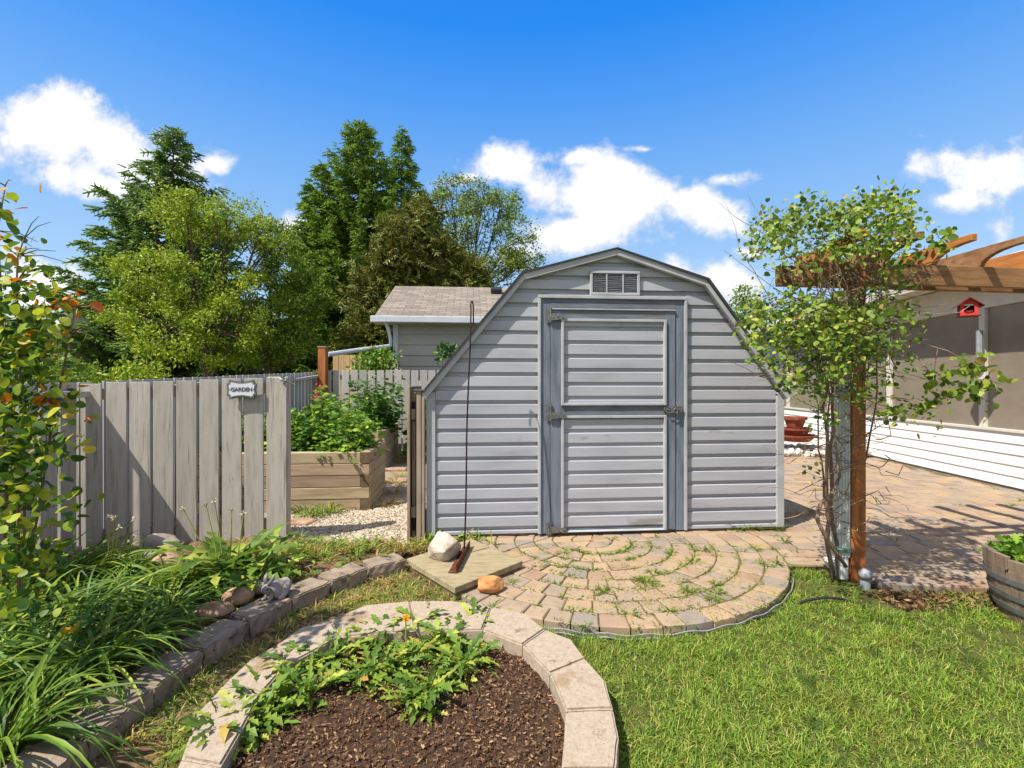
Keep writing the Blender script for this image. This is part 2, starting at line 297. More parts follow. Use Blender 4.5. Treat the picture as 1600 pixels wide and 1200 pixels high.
K['moss'] = leafmat('patio_weeds', [(0, C(60, 92, 26)), (.5, C(98, 124, 38)), (1, C(146, 152, 56))], scale=14)
K['bedgreen'] = leafmat('garden_greens', [(0, C(58, 92, 28)), (.5, C(92, 130, 42)), (.9, C(140, 168, 54)), (1, C(176, 186, 62))], scale=12)
K['berryleaf'] = leafmat('dark_bush_leaves', [(0, C(40, 74, 30)), (.6, C(70, 106, 42)), (1, C(104, 138, 58))], scale=12)
K['elm'] = leafmat('yellow_green_tree_leaves', [(0, C(92, 116, 24)), (.5, C(130, 150, 36)), (1, C(176, 184, 58))], scale=2)
K['elmdark'] = leafmat('mid_green_tree_leaves', [(0, C(74, 100, 30)), (.5, C(106, 130, 38)), (1, C(142, 158, 52))], scale=2)
K['spruce'] = leafmat('spruce_needles', [(0, C(76, 106, 44)), (.5, C(112, 142, 54)), (1, C(156, 176, 72))], trans=.32, scale=2)
K['larch'] = leafmat('blue_green_needles', [(0, C(76, 104, 54)), (.5, C(108, 136, 70)), (1, C(146, 166, 90))], trans=.35, scale=2)
K['pine'] = leafmat('olive_pine_needles', [(0, C(70, 84, 36)), (.5, C(104, 114, 50)), (.85, C(140, 140, 64)), (1, C(164, 146, 80))], trans=.28, scale=2)
K['open'] = leafmat('open_tree_leaves', [(0, C(76, 98, 36)), (.5, C(108, 128, 48)), (1, C(144, 158, 66))], scale=2)

# ------------------------------------------------------------------ object helpers
MW = {}
def tag(o, label=None, cat=None, group=None, kind=None):
    if label: o['label'] = label
    if cat: o['category'] = cat
    if group: o['group'] = group
    if kind: o['kind'] = kind
    return o
def thing(name, label, cat, loc, rz=0, group=None):
    o = bpy.data.objects.new(name, None); COL.objects.link(o)
    o.location = loc; o.rotation_euler = (0, 0, rz); o.empty_display_size = .1
    MW[o] = Matrix.Translation(loc) @ Matrix.Rotation(rz, 4, 'Z')
    return tag(o, label, cat, group)
def link(name, me, material, parent=None, world=True, bevel=0, smooth=False, seg=1):
    o = bpy.data.objects.new(name, me); COL.objects.link(o)
    if material: me.materials.append(material)
    M = Matrix.Identity(4)
    if parent is not None:
        o.parent = parent; M = MW[parent]
        if world: me.transform(M.inverted())
    MW[o] = M
    if smooth: me.polygons.foreach_set('use_smooth', [True] * len(me.polygons))
    if bevel:
        b = o.modifiers.new('bevel', 'BEVEL'); b.width = bevel; b.segments = seg; b.limit_method = 'ANGLE'
    me.update()
    return o
V = Vector
class MB:
    def __init__(s): s.v = []; s.f = []
    def poly(s, pts): n = len(s.v); s.v += [tuple(p) for p in pts]; s.f.append(tuple(range(n, n + len(pts))))
    def ob(s, p, a, b, c):
        p, a, b, c = V(p), V(a), V(b), V(c)
        n = len(s.v); s.v += [tuple(q) for q in (p, p + a, p + a + b, p + b, p + c, p + a + c, p + a + b + c, p + b + c)]
        fs = [(0, 3, 2, 1), (4, 5, 6, 7), (0, 1, 5, 4), (1, 2, 6, 5), (2, 3, 7, 6), (3, 0, 4, 7)]
        if a.cross(b).dot(c) < 0: fs = [f[::-1] for f in fs]
        s.f += [tuple(n + i for i in f) for f in fs]
    def box(s, x0, x1, y0, y1, z0, z1): s.ob((x0, y0, z0), (x1 - x0, 0, 0), (0, y1 - y0, 0), (0, 0, z1 - z0))
    def prism(s, pts, z0, z1):  # ccw footprint
        n = len(s.v); k = len(pts)
        z1s = z1 if hasattr(z1, '__len__') else [z1] * k
        s.v += [(p[0], p[1], z0) for p in pts] + [(p[0], p[1], z) for p, z in zip(pts, z1s)]
        s.f.append(tuple(range(n + k - 1, n - 1, -1))); s.f.append(tuple(range(n + k, n + 2 * k)))
        for i in range(k): j = (i + 1) % k; s.f.append((n + i, n + j, n + k + j, n + k + i))
    def extr(s, pts, d):  # arbitrary planar polygon extruded by vector d
        n = len(s.v); k = len(pts); d = V(d); pts = [V(p) for p in pts]
        s.v += [tuple(p) for p in pts] + [tuple(p + d) for p in pts]
        s.f.append(tuple(range(n + k - 1, n - 1, -1))); s.f.append(tuple(range(n + k, n + 2 * k)))
        for i in range(k): j = (i + 1) % k; s.f.append((n + i, n + j, n + k + j, n + k + i))
    def tube(s, pts, r, seg=6, cap=True):
        pts = [V(p) for p in pts]; k = len(pts); rs = r if hasattr(r, '__len__') else [r] * k
        n = len(s.v); up = V((0, 0, 1)); u = None
        for i in range(k):
            t = (pts[min(i + 1, k - 1)] - pts[max(i - 1, 0)])
            t = t.normalized() if t.length > 1e-9 else V((0, 0, 1))
            if u is None: u = t.cross(up) if abs(t.z) < .95 else t.cross(V((1, 0, 0)))
            u = u - u.dot(t) * t
            u = u.normalized() if u.length > 1e-6 else t.orthogonal().normalized()
            w = t.cross(u)
            for j in range(seg):
                a = 2 * math.pi * j / seg; s.v.append(tuple(pts[i] + rs[i] * (math.cos(a) * u + math.sin(a) * w)))
        for i in range(k - 1):
            for j in range(seg):
                j2 = (j + 1) % seg; s.f.append((n + i * seg + j, n + i * seg + j2, n + (i + 1) * seg + j2, n + (i + 1) * seg + j))
        if cap: s.f.append(tuple(n + j for j in range(seg))[::-1]); s.f.append(tuple(n + (k - 1) * seg + j for j in range(seg)))
    def lathe(s, c, prof, seg=24):  # prof [(r,z)]
        n = len(s.v)
        for r, z in prof:
            for j in range(seg):
                a = 2 * math.pi * j / seg; s.v.append((c[0] + r * math.cos(a), c[1] + r * math.sin(a), c[2] + z))
        for i in range(len(prof) - 1):
            for j in range(seg):
                j2 = (j + 1) % seg; s.f.append((n + i * seg + j, n + i * seg + j2, n + (i + 1) * seg + j2, n + (i + 1) * seg + j))
    def build(s, name, material, parent=None, world=True, bevel=0, smooth=False, seg=1):
        me = bpy.data.meshes.new(name); me.from_pydata(s.v, [], s.f); me.validate()
        return link(name, me, material, parent, world, bevel, smooth, seg)

def split(mb, name, material, parent, **kw):
    """every closed box of mb becomes a part of its own"""
    o = None
    for k in range(0, len(mb.v), 8):
        m_ = MB(); m_.v = mb.v[k:k + 8]; m_.f = [tuple(i - k for i in f) for f in mb.f if k <= f[0] < k + 8]; o = m_.build(name, material, parent, **kw)
    return o
class Soup:  # bulk quads from numpy
    def __init__(s): s.V = []; s.F = []; s.n = 0
    def add(s, Vv, Fq):
        Vv = np.asarray(Vv, float); n, k, _ = Vv.shape
        F = (np.arange(n)[:, None, None] * k + Fq[None]).reshape(-1, 4) + s.n
        s.V.append(Vv.reshape(-1, 3)); s.F.append(F); s.n += n * k
    def build(s, name, material, parent=None, smooth=False, world=True):
        Vv = np.concatenate(s.V); Fq = np.concatenate(s.F)
        me = bpy.data.meshes.new(name)
        me.vertices.add(len(Vv)); me.vertices.foreach_set('co', Vv.ravel())
        me.loops.add(Fq.size); me.loops.foreach_set('vertex_index', Fq.ravel().astype(np.int32))
        me.polygons.add(len(Fq)); me.polygons.foreach_set('loop_start', (np.arange(len(Fq)) * 4).astype(np.int32))
        me.polygons.foreach_set('loop_total', np.full(len(Fq), 4, np.int32)); me.update(calc_edges=True); me.validate()
        return link(name, me, material, parent, world, 0, smooth)

def nrm(a): return a / np.maximum(np.linalg.norm(a, axis=-1, keepdims=True), 1e-9)
def frames(d, n):
    y = nrm(d); z = nrm(n - (n * y).sum(-1, keepdims=True) * y + 1e-6); x = np.cross(y, z); return x, y, z
def place(tv, P, d, n, S):
    x, y, z = frames(d, n); t = tv[None] * S[:, None, None]
    return P[:, None] + t[..., 0:1] * x[:, None] + t[..., 1:2] * y[:, None] + t[..., 2:3] * z[:, None]
def leaf_t(ws, ts, fold=.2, droop=.1):
    v = []; f = []
    for w, t in zip(ws, ts):
        z = -droop * t * t
        v += [(-w / 2, t, z + fold * w / 2), (0, t, z), (w / 2, t, z + fold * w / 2)]
    for i in range(len(ws) - 1):
        a = i * 3; f += [(a, a + 1, a + 4, a + 3), (a + 1, a + 2, a + 5, a + 4)]
    return np.array(v), np.array(f)
ROUND = leaf_t([.05, .62, .88, .84, .5, .04], [0, .08, .32, .62, .88, 1.02])
OVAL = leaf_t([.05, .5, .62, .4, .02], [0, .25, .5, .8, 1.0])
SIMPLE = leaf_t([.06, .5, .03], [0, .45, 1.0], .25, .15)
QUAD = (np.array([(0, 0, 0), (.28, .45, .05), (0, 1, -.04), (-.28, .45, .05)]), np.array([(0, 1, 2, 3)]))
LOBED = leaf_t([.04, .3, .16, .62, .3, .8, .36, .6, .2, .03], [0, .1, .2, .32, .42, .55, .64, .76, .9, 1.0], .15, .2)
def _tuft():
    v = []; f = []
    for k in range(3):
        a = k * 2.094 + .3; c, s_ = math.cos(a) * .09, math.sin(a) * .09
        n = len(v); v += [(-c, 0, -s_), (c, 0, s_), (c * .5, 1, s_ * .5 - .06), (-c * .5, 1, -s_ * .5 - .06)]; f.append((n, n + 1, n + 2, n + 3))
    for sg in (-1, 1):
        for t in (.25, .6):
            n = len(v); v += [(0, t - .07, 0), (sg * .34, t + .22, -.05), (sg * .34, t + .31, -.05), (0, t + .07, 0)]; f.append((n, n + 1, n + 2, n + 3))
    return np.array(v), np.array(f)
TUFT = _tuft()
_ico = None
def ico_quads():
    # rounded cube pebble (quads)
    v = []; f = []
    bm = bmesh.new(); bmesh.ops.create_cube(bm, size=1); bmesh.ops.subdivide_edges(bm, edges=bm.edges[:], cuts=1, use_grid_fill=True)
    for q in bm.verts: q.co = q.co.lerp(q.co.normalized() * .62, .8)
    bm.verts.ensure_lookup_table()
    v = np.array([q.co[:] for q in bm.verts]); f = np.array([[q.index for q in fa.verts] for fa in bm.faces if len(fa.verts) == 4]); bm.free()
    return v, f
PEB = ico_quads()
def rdir(n, zb=0.): d = rng.normal(size=(n, 3)); d[:, 2] += zb; return nrm(d)
def blades(soup, P, az, L, th0, th1, w, nseg=5, prof=None, cols=2, roll=None):
    """arching strips; th0/th1 elevation angles at root/tip"""
    n = len(P); s = (np.arange(nseg) + .5) / nseg
    th = th0[:, None] + (th1 - th0)[:, None] * s[None]
    dh = np.cos(th) * L[:, None] / nseg; dz = np.sin(th) * L[:, None] / nseg
    h = np.concatenate([np.zeros((n, 1)), np.cumsum(dh, 1)], 1); z = np.concatenate([np.zeros((n, 1)), np.cumsum(dz, 1)], 1)
    ca, sa = np.cos(az)[:, None], np.sin(az)[:, None]
    cen = P[:, None] + np.stack([h * ca, h * sa, z], -1)
    if prof is None: prof = [.55, 1, .95, .75, .45, .04]; prof = np.interp(np.linspace(0, 1, nseg + 1), np.linspace(0, 1, 6), prof)
    prof = np.asarray(prof)
    if roll is None: roll = rng.normal(0, .35, n)
    side = np.stack([-sa * np.cos(roll)[:, None], ca * np.cos(roll)[:, None], np.sin(roll)[:, None] * np.ones_like(ca)], -1)
    off = side * (prof[None, :, None] * w[:, None, None] / 2)
    if cols == 2:
        Vv = np.stack([cen - off, cen + off], 2).reshape(n, -1, 3)
        Fq = np.array([(2 * i, 2 * i + 1, 2 * i + 3, 2 * i + 2) for i in range(nseg)])
    else:
        up = np.zeros_like(off); up[..., 2] = np.abs(prof[None, :]) * w[:, None] * .18
        Vv = np.stack([cen - off + up, cen, cen + off + up], 2).reshape(n, -1, 3)
        Fq = np.array([q for i in range(nseg) for q in ((3 * i, 3 * i + 1, 3 * i + 4, 3 * i + 3), (3 * i + 1, 3 * i + 2, 3 * i + 5, 3 * i + 4))])
    soup.add(Vv, Fq)
def WP(px, py, D): return V(((px - 800) / F_ * D, D, CH + (600 - py) / F_ * D))
def GP(px, py, z=0.):
    D = (CH - z) * F_ / (py - 600); return V(((px - 800) / F_ * D, D, z))
def inpoly(x, y, poly):
    x = np.asarray(x); y = np.asarray(y); c = np.zeros(x.shape, bool); n = len(poly)
    for i in range(n):
        x1, y1 = poly[i][0], poly[i][1]; x2, y2 = poly[(i + 1) % n][0], poly[(i + 1) % n][1]
        t = ((y1 > y) != (y2 > y)) & (x < (x2 - x1) * (y - y1) / (y2 - y1 + 1e-12) + x1); c ^= t
    return c
def pn(x, y, s=1., o=0.):
    return np.array([mnoise.noise((a * s + o, b * s - o, o)) for a, b in zip(np.ravel(x), np.ravel(y))])
def sheet(name, pts, z, material, sub=0, amp=0.):
    bm = bmesh.new(); vs = [bm.verts.new((p[0], p[1], z)) for p in pts]; bm.faces.new(vs)
    bm.normal_update()
    if bm.faces[:][0].normal.z < 0: bmesh.ops.reverse_faces(bm, faces=bm.faces[:])
    me = bpy.data.meshes.new(name); bm.to_mesh(me); bm.free(); return link(name, me, material)
def circpts(c, r, n=72, a0=0, a1=2 * math.pi): return [(c[0] + r * math.cos(a0 + (a1 - a0) * i / n), c[1] + r * math.sin(a0 + (a1 - a0) * i / n)) for i in range(n)]

# ================================================================== GROUND
ZL = -.05
g = sheet('ground', [(-400, -60), (400, -60), (400, 700), (-400, 700)], -.12, K['farground']); tag(g, kind='structure')
g = sheet('lawn_ground', [(-4, -3), (9, -3), (9, 3.9), (-4, 3.9)], ZL, K['lawnsoil']); tag(g, kind='structure')

# ------- patio of pavers: a round fan of rings plus straight courses
PC = V((.663, 3.99, 0)); PR = 1.425
def shed_line(x): return 4.109 + .0829 * x
HW = V((.0955, .9954, 0)); HNm = V((-.9954, .0955, 0)); HB = V((6.18, 5.79, 0))     # porch wall line, outward normal, base point
mb = MB()
def paver(pts, z, h=.062, bv=.006):
    """four corner block with chamfered worn top"""
    c = sum((V((p[0], p[1], 0)) for p in pts), V()) / len(pts)
    if bmesh and True:
        n = len(mb.v); k = len(pts); tilt = (random.gauss(0, .004), random.gauss(0, .004)); dz = random.gauss(0, .0022)
        top = []
        for p in pts:
            q = V((p[0], p[1], 0)); d = (c - q); L_ = d.length; q2 = q + d / L_ * bv * 1.4
            top.append((q2.x, q2.y, z + dz + tilt[0] * (q2.x - c.x) * 5 + tilt[1] * (q2.y - c.y) * 5))
        mb.v += [(p[0], p[1], z - h) for p in pts] + [(p[0], p[1], z + dz - bv * .8) for p in pts] + top
        for i in range(k):
            j = (i + 1) % k
            mb.f += [(n + i, n + j, n + k + j, n + k + i), (n + k + i, n + k + j, n + 2 * k + j, n + 2 * k + i)]
        mb.f.append(tuple(range(n + 2 * k, n + 3 * k)))
ringw = .158
for k in range(9):
    ro = PR - k * ringw; ri = ro - ringw + .010
    if ri < .04: ri = .02
    nb = max(6, int(2 * math.pi * (ro + ri) / 2 / .148)); a0 = random.random() * 6
    cuts = [a0 + 2 * math.pi * (i + random.uniform(-.14, .14)) / nb for i in range(nb)]; cuts.append(cuts[0] + 2 * math.pi)
    for i in range(nb):
        g1 = .004 / ro; a, b = cuts[i] + g1, cuts[i + 1] - g1 * random.uniform(1, 1.8)
        am = (a + b) / 2; cx, cy = PC.x + ro * math.cos(am), PC.y + ro * math.sin(am)
        if cy > shed_line(cx) + .25 and cx < 2.3: continue
        if cx < -.42 and cy > 3.5: continue
        j = lambda: random.uniform(-.004, .003)
        pts = [(PC.x + (ri + j()) * math.cos(a), PC.y + ri * math.sin(a)), (PC.x + (ro + j()) * math.cos(a), PC.y + (ro + j()) * math.sin(a)),
               (PC.x + (ro + j()) * math.cos(am), PC.y + (ro + j()) * math.sin(am)), (PC.x + (ro + j()) * math.cos(b), PC.y + (ro + j()) * math.sin(b)),
               (PC.x + (ri + j()) * math.cos(b), PC.y + ri * math.sin(b)), (PC.x + ri * math.cos(am), PC.y + ri * math.sin(am))]
        paver(pts, 0)
ex = V((.9954, -.0955, 0)); ey = V((.0955, .9954, 0)); O = V((1.6, 3.2, 0))
row = 0
for ky in range(0, 62):
    y0 = ky * .158; x = -.6 + random.uniform(0, .2) - (ky % 2) * .1
    while x < 5.0:
        w = random.choice([.2, .2, .22, .155]); cs = [(x + .004, y0 + .004), (x + w - .005, y0 + .004), (x + w - .005, y0 + .152), (x + .004, y0 + .152)]
        x += w
        P4 = [O + ex * (a + random.uniform(-.002, .002)) + ey * (b + random.uniform(-.002, .002)) for a, b in cs]
        c = sum(P4, V()) / 4
        if (c - HB).dot(HNm) < .10: continue
        if c.x < 2.34 and c.y < 3.42: continue
        if c.x < 1.5: continue
        if c.x < 2.42 + (c.y - 4.3) * -.083 and c.y > shed_line(c.x) - .02: continue
        if 8.9 < c.y - 0.2 * (c.x - 2.5): continue
        ins = [((q - PC).xy.length < PR + .008) for q in P4]
        if all(ins): continue
        if any(ins):
            P4 = [(PC + (q - PC).normalized() * (PR + .010)) if i_ else q for q, i_ in zip(P4, ins)]
            if (P4[0] - P4[2]).length < .08: continue
        paver(P4, 0)
pat = mb.build('patio', K['paver']); tag(pat, kind='structure')
pp = circpts(PC, PR - .012, 80)
s1 = sheet('patio_sand', pp, -.009, K['sand']); tag(s1, kind='structure')
A = O + ey * 0; q = [(2.36, 3.16), (6.05, 2.85), (6.75, 9.5), (2.0, 9.5), (2.2, 4.4), (1.7, 4.95), (1.75, 3.45), (2.36, 3.45)]
s2 = sheet('patio_joint_sand', q, -.013, K['sand']); tag(s2, kind='structure')

# ================================================================== SHED
RZ = math.atan(.0829); SO = V((-.713, 4.05, 0)); sc_, ss_ = math.cos(RZ), math.sin(RZ)
shed = thing('garden_shed', 'grey vinyl sided gambrel roof garden shed with single panelled door', 'shed', SO, RZ)
def SL(px, py):
    u = (px - 800) / F_; y = 4.109 / (1 - .0829 * u); x = u * y
    return ((x + .713) / sc_, CH + (600 - py) / F_ * y)
W = 3.148
gam = [(-.0, 1.235), (.80, 2.212), (1.615, 2.428), (2.42, 2.19), (W, 1.225)]     # wall gambrel outline
gam[0] = (0.0, 1.235)
def gx(z):
    """left and right wall limits at height z"""
    if z <= 1.235: return 0., W
    def it(a, b): t = (z - a[1]) / (b[1] - a[1]); return a[0] + (b[0] - a[0]) * t
    if z <= gam[1][1]: l = it(gam[0], gam[1])
    else: l = it(gam[1], gam[2])
    if z <= gam[3][1]: r = it(gam[4], gam[3])
    else: r = it(gam[3], gam[2])
    return l, r
ZB = .02
dl, _ = SL(840, 600); dr, _ = SL(1071, 600); _, dt = SL(955, 464)
mb = MB()   # core shell a little behind the siding face
mb.extr([(0.004, .018, ZB), (W - .004, .018, ZB), (W - .004, .018, 1.215)] + [(gam[3][0], .018, gam[3][1] - .01), (gam[2][0], .018, gam[2][1] - .015), (gam[1][0], .018, gam[1][1] - .01), (0.004, .018, 1.22)], (0, 2.5, 0))
mb.build('wall', K['siding'], shed, world=False)
# dutch lap siding, real profile: recess, slope, face, lip
mb = MB(); pit = .1195; bands = [1.282 + pit * k for k in range(-11, 11)]
def strip(z0, y0, z1, y1, xa, xb):
    (l0, r0), (l1, r1) = gx(z0), gx(z1)
    if z0 > 2.42: return
    z1 = min(z1, 2.42); (l1, r1) = gx(z1)
    a0, b0 = max(l0 + .005, xa), min(r0 - .005, xb); a1, b1 = max(l1 + .005, xa), min(r1 - .005, xb)
    if a0 >= b0 and a1 >= b1: return
    if a1 > b1: a1 = b1 = (a1 + b1) / 2
    mb.poly([(a0, y0, z0), (b0, y0, z0), (b1, y1, z1), (a1, y1, z1)])
yf = -.008; yb = .016
for z in bands:
    for (xa, xb) in ((.07, dl), (dr, W - .06)) if z + .02 < dt else ((.0, W),):
        zs = max(z, ZB + .004)
        if z + .08 < ZB: continue
        if z + .118 > dt > z and xa > 0 and False: pass
        strip(zs, yf, z + .079, yf, xa, xb)
        strip(z + .079, yf, z + .088, yb, xa, xb)
        strip(z + .088, yb, z + pit, yb, xa, xb)
        strip(z + pit, yb, z + pit + .0001, yf, xa, xb)
        if z + pit > dt > z + .02 and xa > 0:      # fill above door frame inside this course
            strip(max(dt, zs), yf, max(z + .079, dt + .002), yf, dl, dr)
mb.build('siding', K['siding'], shed, world=False)
mb = MB()
mb.box(-.008, .068, -.022, .03, ZB, 1.235); mb.box(W - .06, W + .008, -.022, .03, ZB, 1.225)
split(mb, 'corner_trim', K['trim'], shed, world=False, bevel=.003)
# roof: slabs with small eave overhang, then rake boards
out = [(-.042, 1.222), (.79, 2.236), (1.615, 2.462), (2.435, 2.212), (W + .042, 1.212)]
inn = [(-.03, 1.2), (.81, 2.21), (1.615, 2.438), (2.415, 2.186), (W + .03, 1.19)]
mb = MB()
for i in range(4):
    a, b, c, d = out[i], out[i + 1], inn[i + 1], inn[i]
    mb.extr([(a[0], -.075, a[1] + .011), (b[0], -.075, b[1] + .011), (c[0], -.075, c[1] + .022), (d[0], -.075, d[1] + .024)][::-1], (0, 2.66, 0))
mb.build('roof', K['shingle'], shed, world=False)
mb = MB()
rk = [(-.012, 1.175), (.82, 2.186), (1.615, 2.408), (2.405, 2.162), (W + .012, 1.165)]
for i in range(4):
    a, b, c, d = out[i], out[i + 1], rk[i + 1], rk[i]
    mb.extr([(a[0], -.062, a[1]), (b[0], -.062, b[1]), (c[0], -.062, c[1]), (d[0], -.062, d[1])][::-1], (0, .045, 0))
mb.build('rake_trim', K['trim'], shed, world=False, bevel=.003)
mb = MB()
mb.box(.02, W - .02, .02, 2.5, 0.0, ZB + .004)
mb.build('skid_base', K['rawwood'], shed, world=False)
# vent
vx0, vz1 = SL(921, 424); vx1, vz0 = SL(998, 463)
vent = MB(); t = .022
vent.box(vx0, vx1, -.035, .0, vz0, vz0 + t); vent.box(vx0, vx1, -.035, .0, vz1 - t, vz1)
vent.box(vx0, vx0 + t, -.033, .0, vz0 + t, vz1 - t); vent.box(vx1 - t, vx1, -.033, .0, vz0 + t, vz1 - t)
vo = vent.build('vent', K['trim'], shed, world=False, bevel=.003)
mb = MB(); mb.box(vx0 + t, vx1 - t, -.012, .004, vz0 + t, vz1 - t); mb.build('backing', K['doorwood'], vo, world=False)
mb = MB()
ns = 13
for i in range(ns):
    z = vz0 + t + (vz1 - vz0 - 2 * t) * (i + .5) / ns
    xs = np.linspace(vx0 + t, vx1 - t, 9)
    for k in range(8):
        da, db = .0035 * math.sin(i * 1.3 + k * .9), .0035 * math.sin(i * 1.3 + (k + 1) * .9)
        mb.poly([(xs[k], -.028, z - .004 + da), (xs[k + 1], -.028, z - .004 + db), (xs[k + 1], -.013, z + .003 + db), (xs[k], -.013, z + .003 + da)])
for f_ in (.33, .66): x_ = vx0 + (vx1 - vx0) * f_; mb.box(x_ - .006, x_ + .006, -.031, -.027, vz0 + t, vz1 - t)
mb.build('louvres', K['trim'], vo, world=False)
# door frame
def X_(px): return SL(px, 600)[0]
def Zc(py): return CH + (600 - py) / F_ * 4.19
fz = Zc(470); tr_ = .024
mb = MB()
mb.box(dl, dl + tr_, -.042, .0, ZB, dt - tr_ + .0); mb.box(dr - tr_, dr, -.042, .0, ZB, dt - tr_); mb.box(dl, dr, -.044, 0, dt - tr_, dt + .004)
split(mb, 'door_frame_trim', K['trim'], shed, world=False, bevel=.003)
mb = MB(); fl, fr_ = dl + tr_, dr - tr_; d0, d1 = X_(859.5), X_(1052.5); dz1 = Zc(484)
mb.box(fl, d0 - .004, -.026, 0, ZB, dt - tr_); mb.box(d1 + .006, fr_, -.026, 0, ZB, dt - tr_)
split(mb, 'door_jamb', K['doorwood'], shed, world=False, bevel=.002)
mb = MB(); mb.box(d0 - .004, d1 + .006, -.028, 0, dz1 + .006, dt - tr_); mb.build('door_head', K['doorwood_h'], shed, world=False, bevel=.002)
door = MB(); zb_ = ZB + .012
p0, p1 = X_(875.5), X_(1038); zt1 = Zc(500); zm1, zm0 = Zc(633), Zc(648.5)
door.box(d0, p0, -.034, -.004, zb_, dz1); door.box(p1, d1, -.034, -.004, zb_, dz1)
door_o = door.build('door', K['doorwood'], shed, world=False, bevel=.002)
mb = MB(); mb.box(p0, p1, -.033, -.004, zt1, dz1); mb.box(p0, p1, -.033, -.004, zm0, zm1); mb.box(p0 - .01, p1 + .01, -.02, -.0035, zb_, zb_ + .03)
split(mb, 'rail', K['doorwood_h'], door_o, world=False, bevel=.002)
mb = MB(); tw = .022
for (za, zb2) in ((zm1, zt1), (zb_, zm0)):
    mb.box(p0, p0 + tw, -.054, -.01, za, zb2); mb.box(p1 - tw, p1, -.054, -.01, za, zb2)
    mb.box(p0 + tw, p1 - tw, -.052, -.01, zb2 - tw, zb2); mb.box(p0 + tw, p1 - tw, -.052, -.01, za, za + (tw if za > .3 else .006))
mb.box(d0, d1, -.046, -.034, dz1 - .012, dz1)
mb.build('panel_trim', K['trim'], door_o, world=False, bevel=.0025)
mb = MB(); pf, pk = -.028, -.011
for (za, zb2, off) in ((zm1 + tw, zt1 - tw, -.058), (zb_ + .004, zm0 - tw, -.078)):
    z = za + off
    while z < zb2:
        def st(za_, ya, zb3, yb3):
            if zb3 <= za or za_ >= zb2: return
            za_, zb3 = max(za_, za), min(zb3, zb2); mb.poly([(p0 + tw, ya, za_), (p1 - tw, ya, za_), (p1 - tw, yb3, zb3), (p0 + tw, yb3, zb3)])
        st(z, pf, z + .079, pf); st(z + .079, pf, z + .088, pk); st(z + .088, pk, z + pit, pk); st(z + pit - .0005, pk, z + pit, pf)
        z += pit
mb.build('door_panel', K['siding'], door_o, world=False)
# hinges and hasp
for (py0, py1, arm) in ((484, 506, 498), (630, 656, 648), (812, 832, 822)):
    mb = MB(); x = X_(857.5); za, zb2 = Zc(py1), Zc(py0)
    mb.box(x - .028, x + .002, -.041, -.033, za, zb2); mb.tube([(x + .008, -.048, za - .004), (x + .008, -.048, zb2 + .004)], .008, 8)
    mb.poly([(x + .012, -.062, Zc(arm) - .03), (x + .14, -.062, Zc(arm) - .012), (x + .14, -.062, Zc(arm) + .012), (x + .012, -.062, Zc(arm) + .03)])
    mb.extr([(x + .012, -.058, Zc(arm) - .028), (x + .14, -.058, Zc(arm) - .011), (x + .14, -.058, Zc(arm) + .011), (x + .012, -.058, Zc(arm) + .028)], (0, .012, 0))
    for k in range(3): mb.tube([(x + .03 + .04 * k, -.068, Zc(arm)), (x + .03 + .04 * k, -.056, Zc(arm))], .005, 6)
    for k in (-1, 1): mb.tube([(x - .014, -.048, (za + zb2) / 2 + k * (zb2 - za) * .3), (x - .014, -.038, (za + zb2) / 2 + k * (zb2 - za) * .3)], .005, 6)
    mb.build('hinge', K['galv'], door_o, world=False)
mb = MB(); hx0, hx1, hz = X_(1034), X_(1063), Zc(639)
mb.box(hx0, hx1, -.058, -.05, hz - .008, hz + .012); mb.box(X_(1048), X_(1062), -.046, -.034, hz - .02, hz + .024); mb.box(hx0, X_(1043), -.046, -.034, hz - .018, hz + .018)
mb.tube([(X_(1051) + .018 * math.cos(a), -.068, hz - .012 + .024 * math.sin(a)) for a in np.linspace(0, 6.28, 13)], .004, 6, False)
mb.tube([(hx0, -.05, hz - .01), (hx0 + .03, -.062, hz - .03), (hx1 - .03, -.06, hz - .025), (hx1, -.05, hz - .006)], .004, 5)
for k in range(3): mb.tube([(X_(1050) + .028 * k, -.055, hz + .022), (X_(1050) + .028 * k, -.04, hz + .022)], .005, 6)
mb.build('hasp', K['galv'], door_o, world=False)

# slab behind shed and black bin
mb = MB(); mb.box(W + .03, W + .62, .38, 2.2, -.02, .052)
mb.build('slab', K['concrete'], (slab := thing('concrete_slab', 'low concrete slab beside the right wall of the shed', 'slab', SO, RZ)), world=False, bevel=.008)
cb = thing('compost_bin', 'black plastic bin flaring at its foot behind the right corner of the shed', 'bin', SO + V((sc_ * 3.0 - ss_ * 1.02, ss_ * 3.0 + sc_ * 1.02, .054)))
mb = MB(); mb.lathe((0, 0, 0), [(.43, 0), (.43, .03), (.37, .035), (.355, .1), (.31, .45), (.27, .72), (.0, .72)], 28)
mb.build('bin_body', K['black'], cb, world=False, smooth=False)
mb = MB(); mb.lathe((0, 0, .722), [(.28, 0), (.285, .03), (.2, .06), (0, .07)], 28); mb.build('lid', K['black'], cb, world=False)

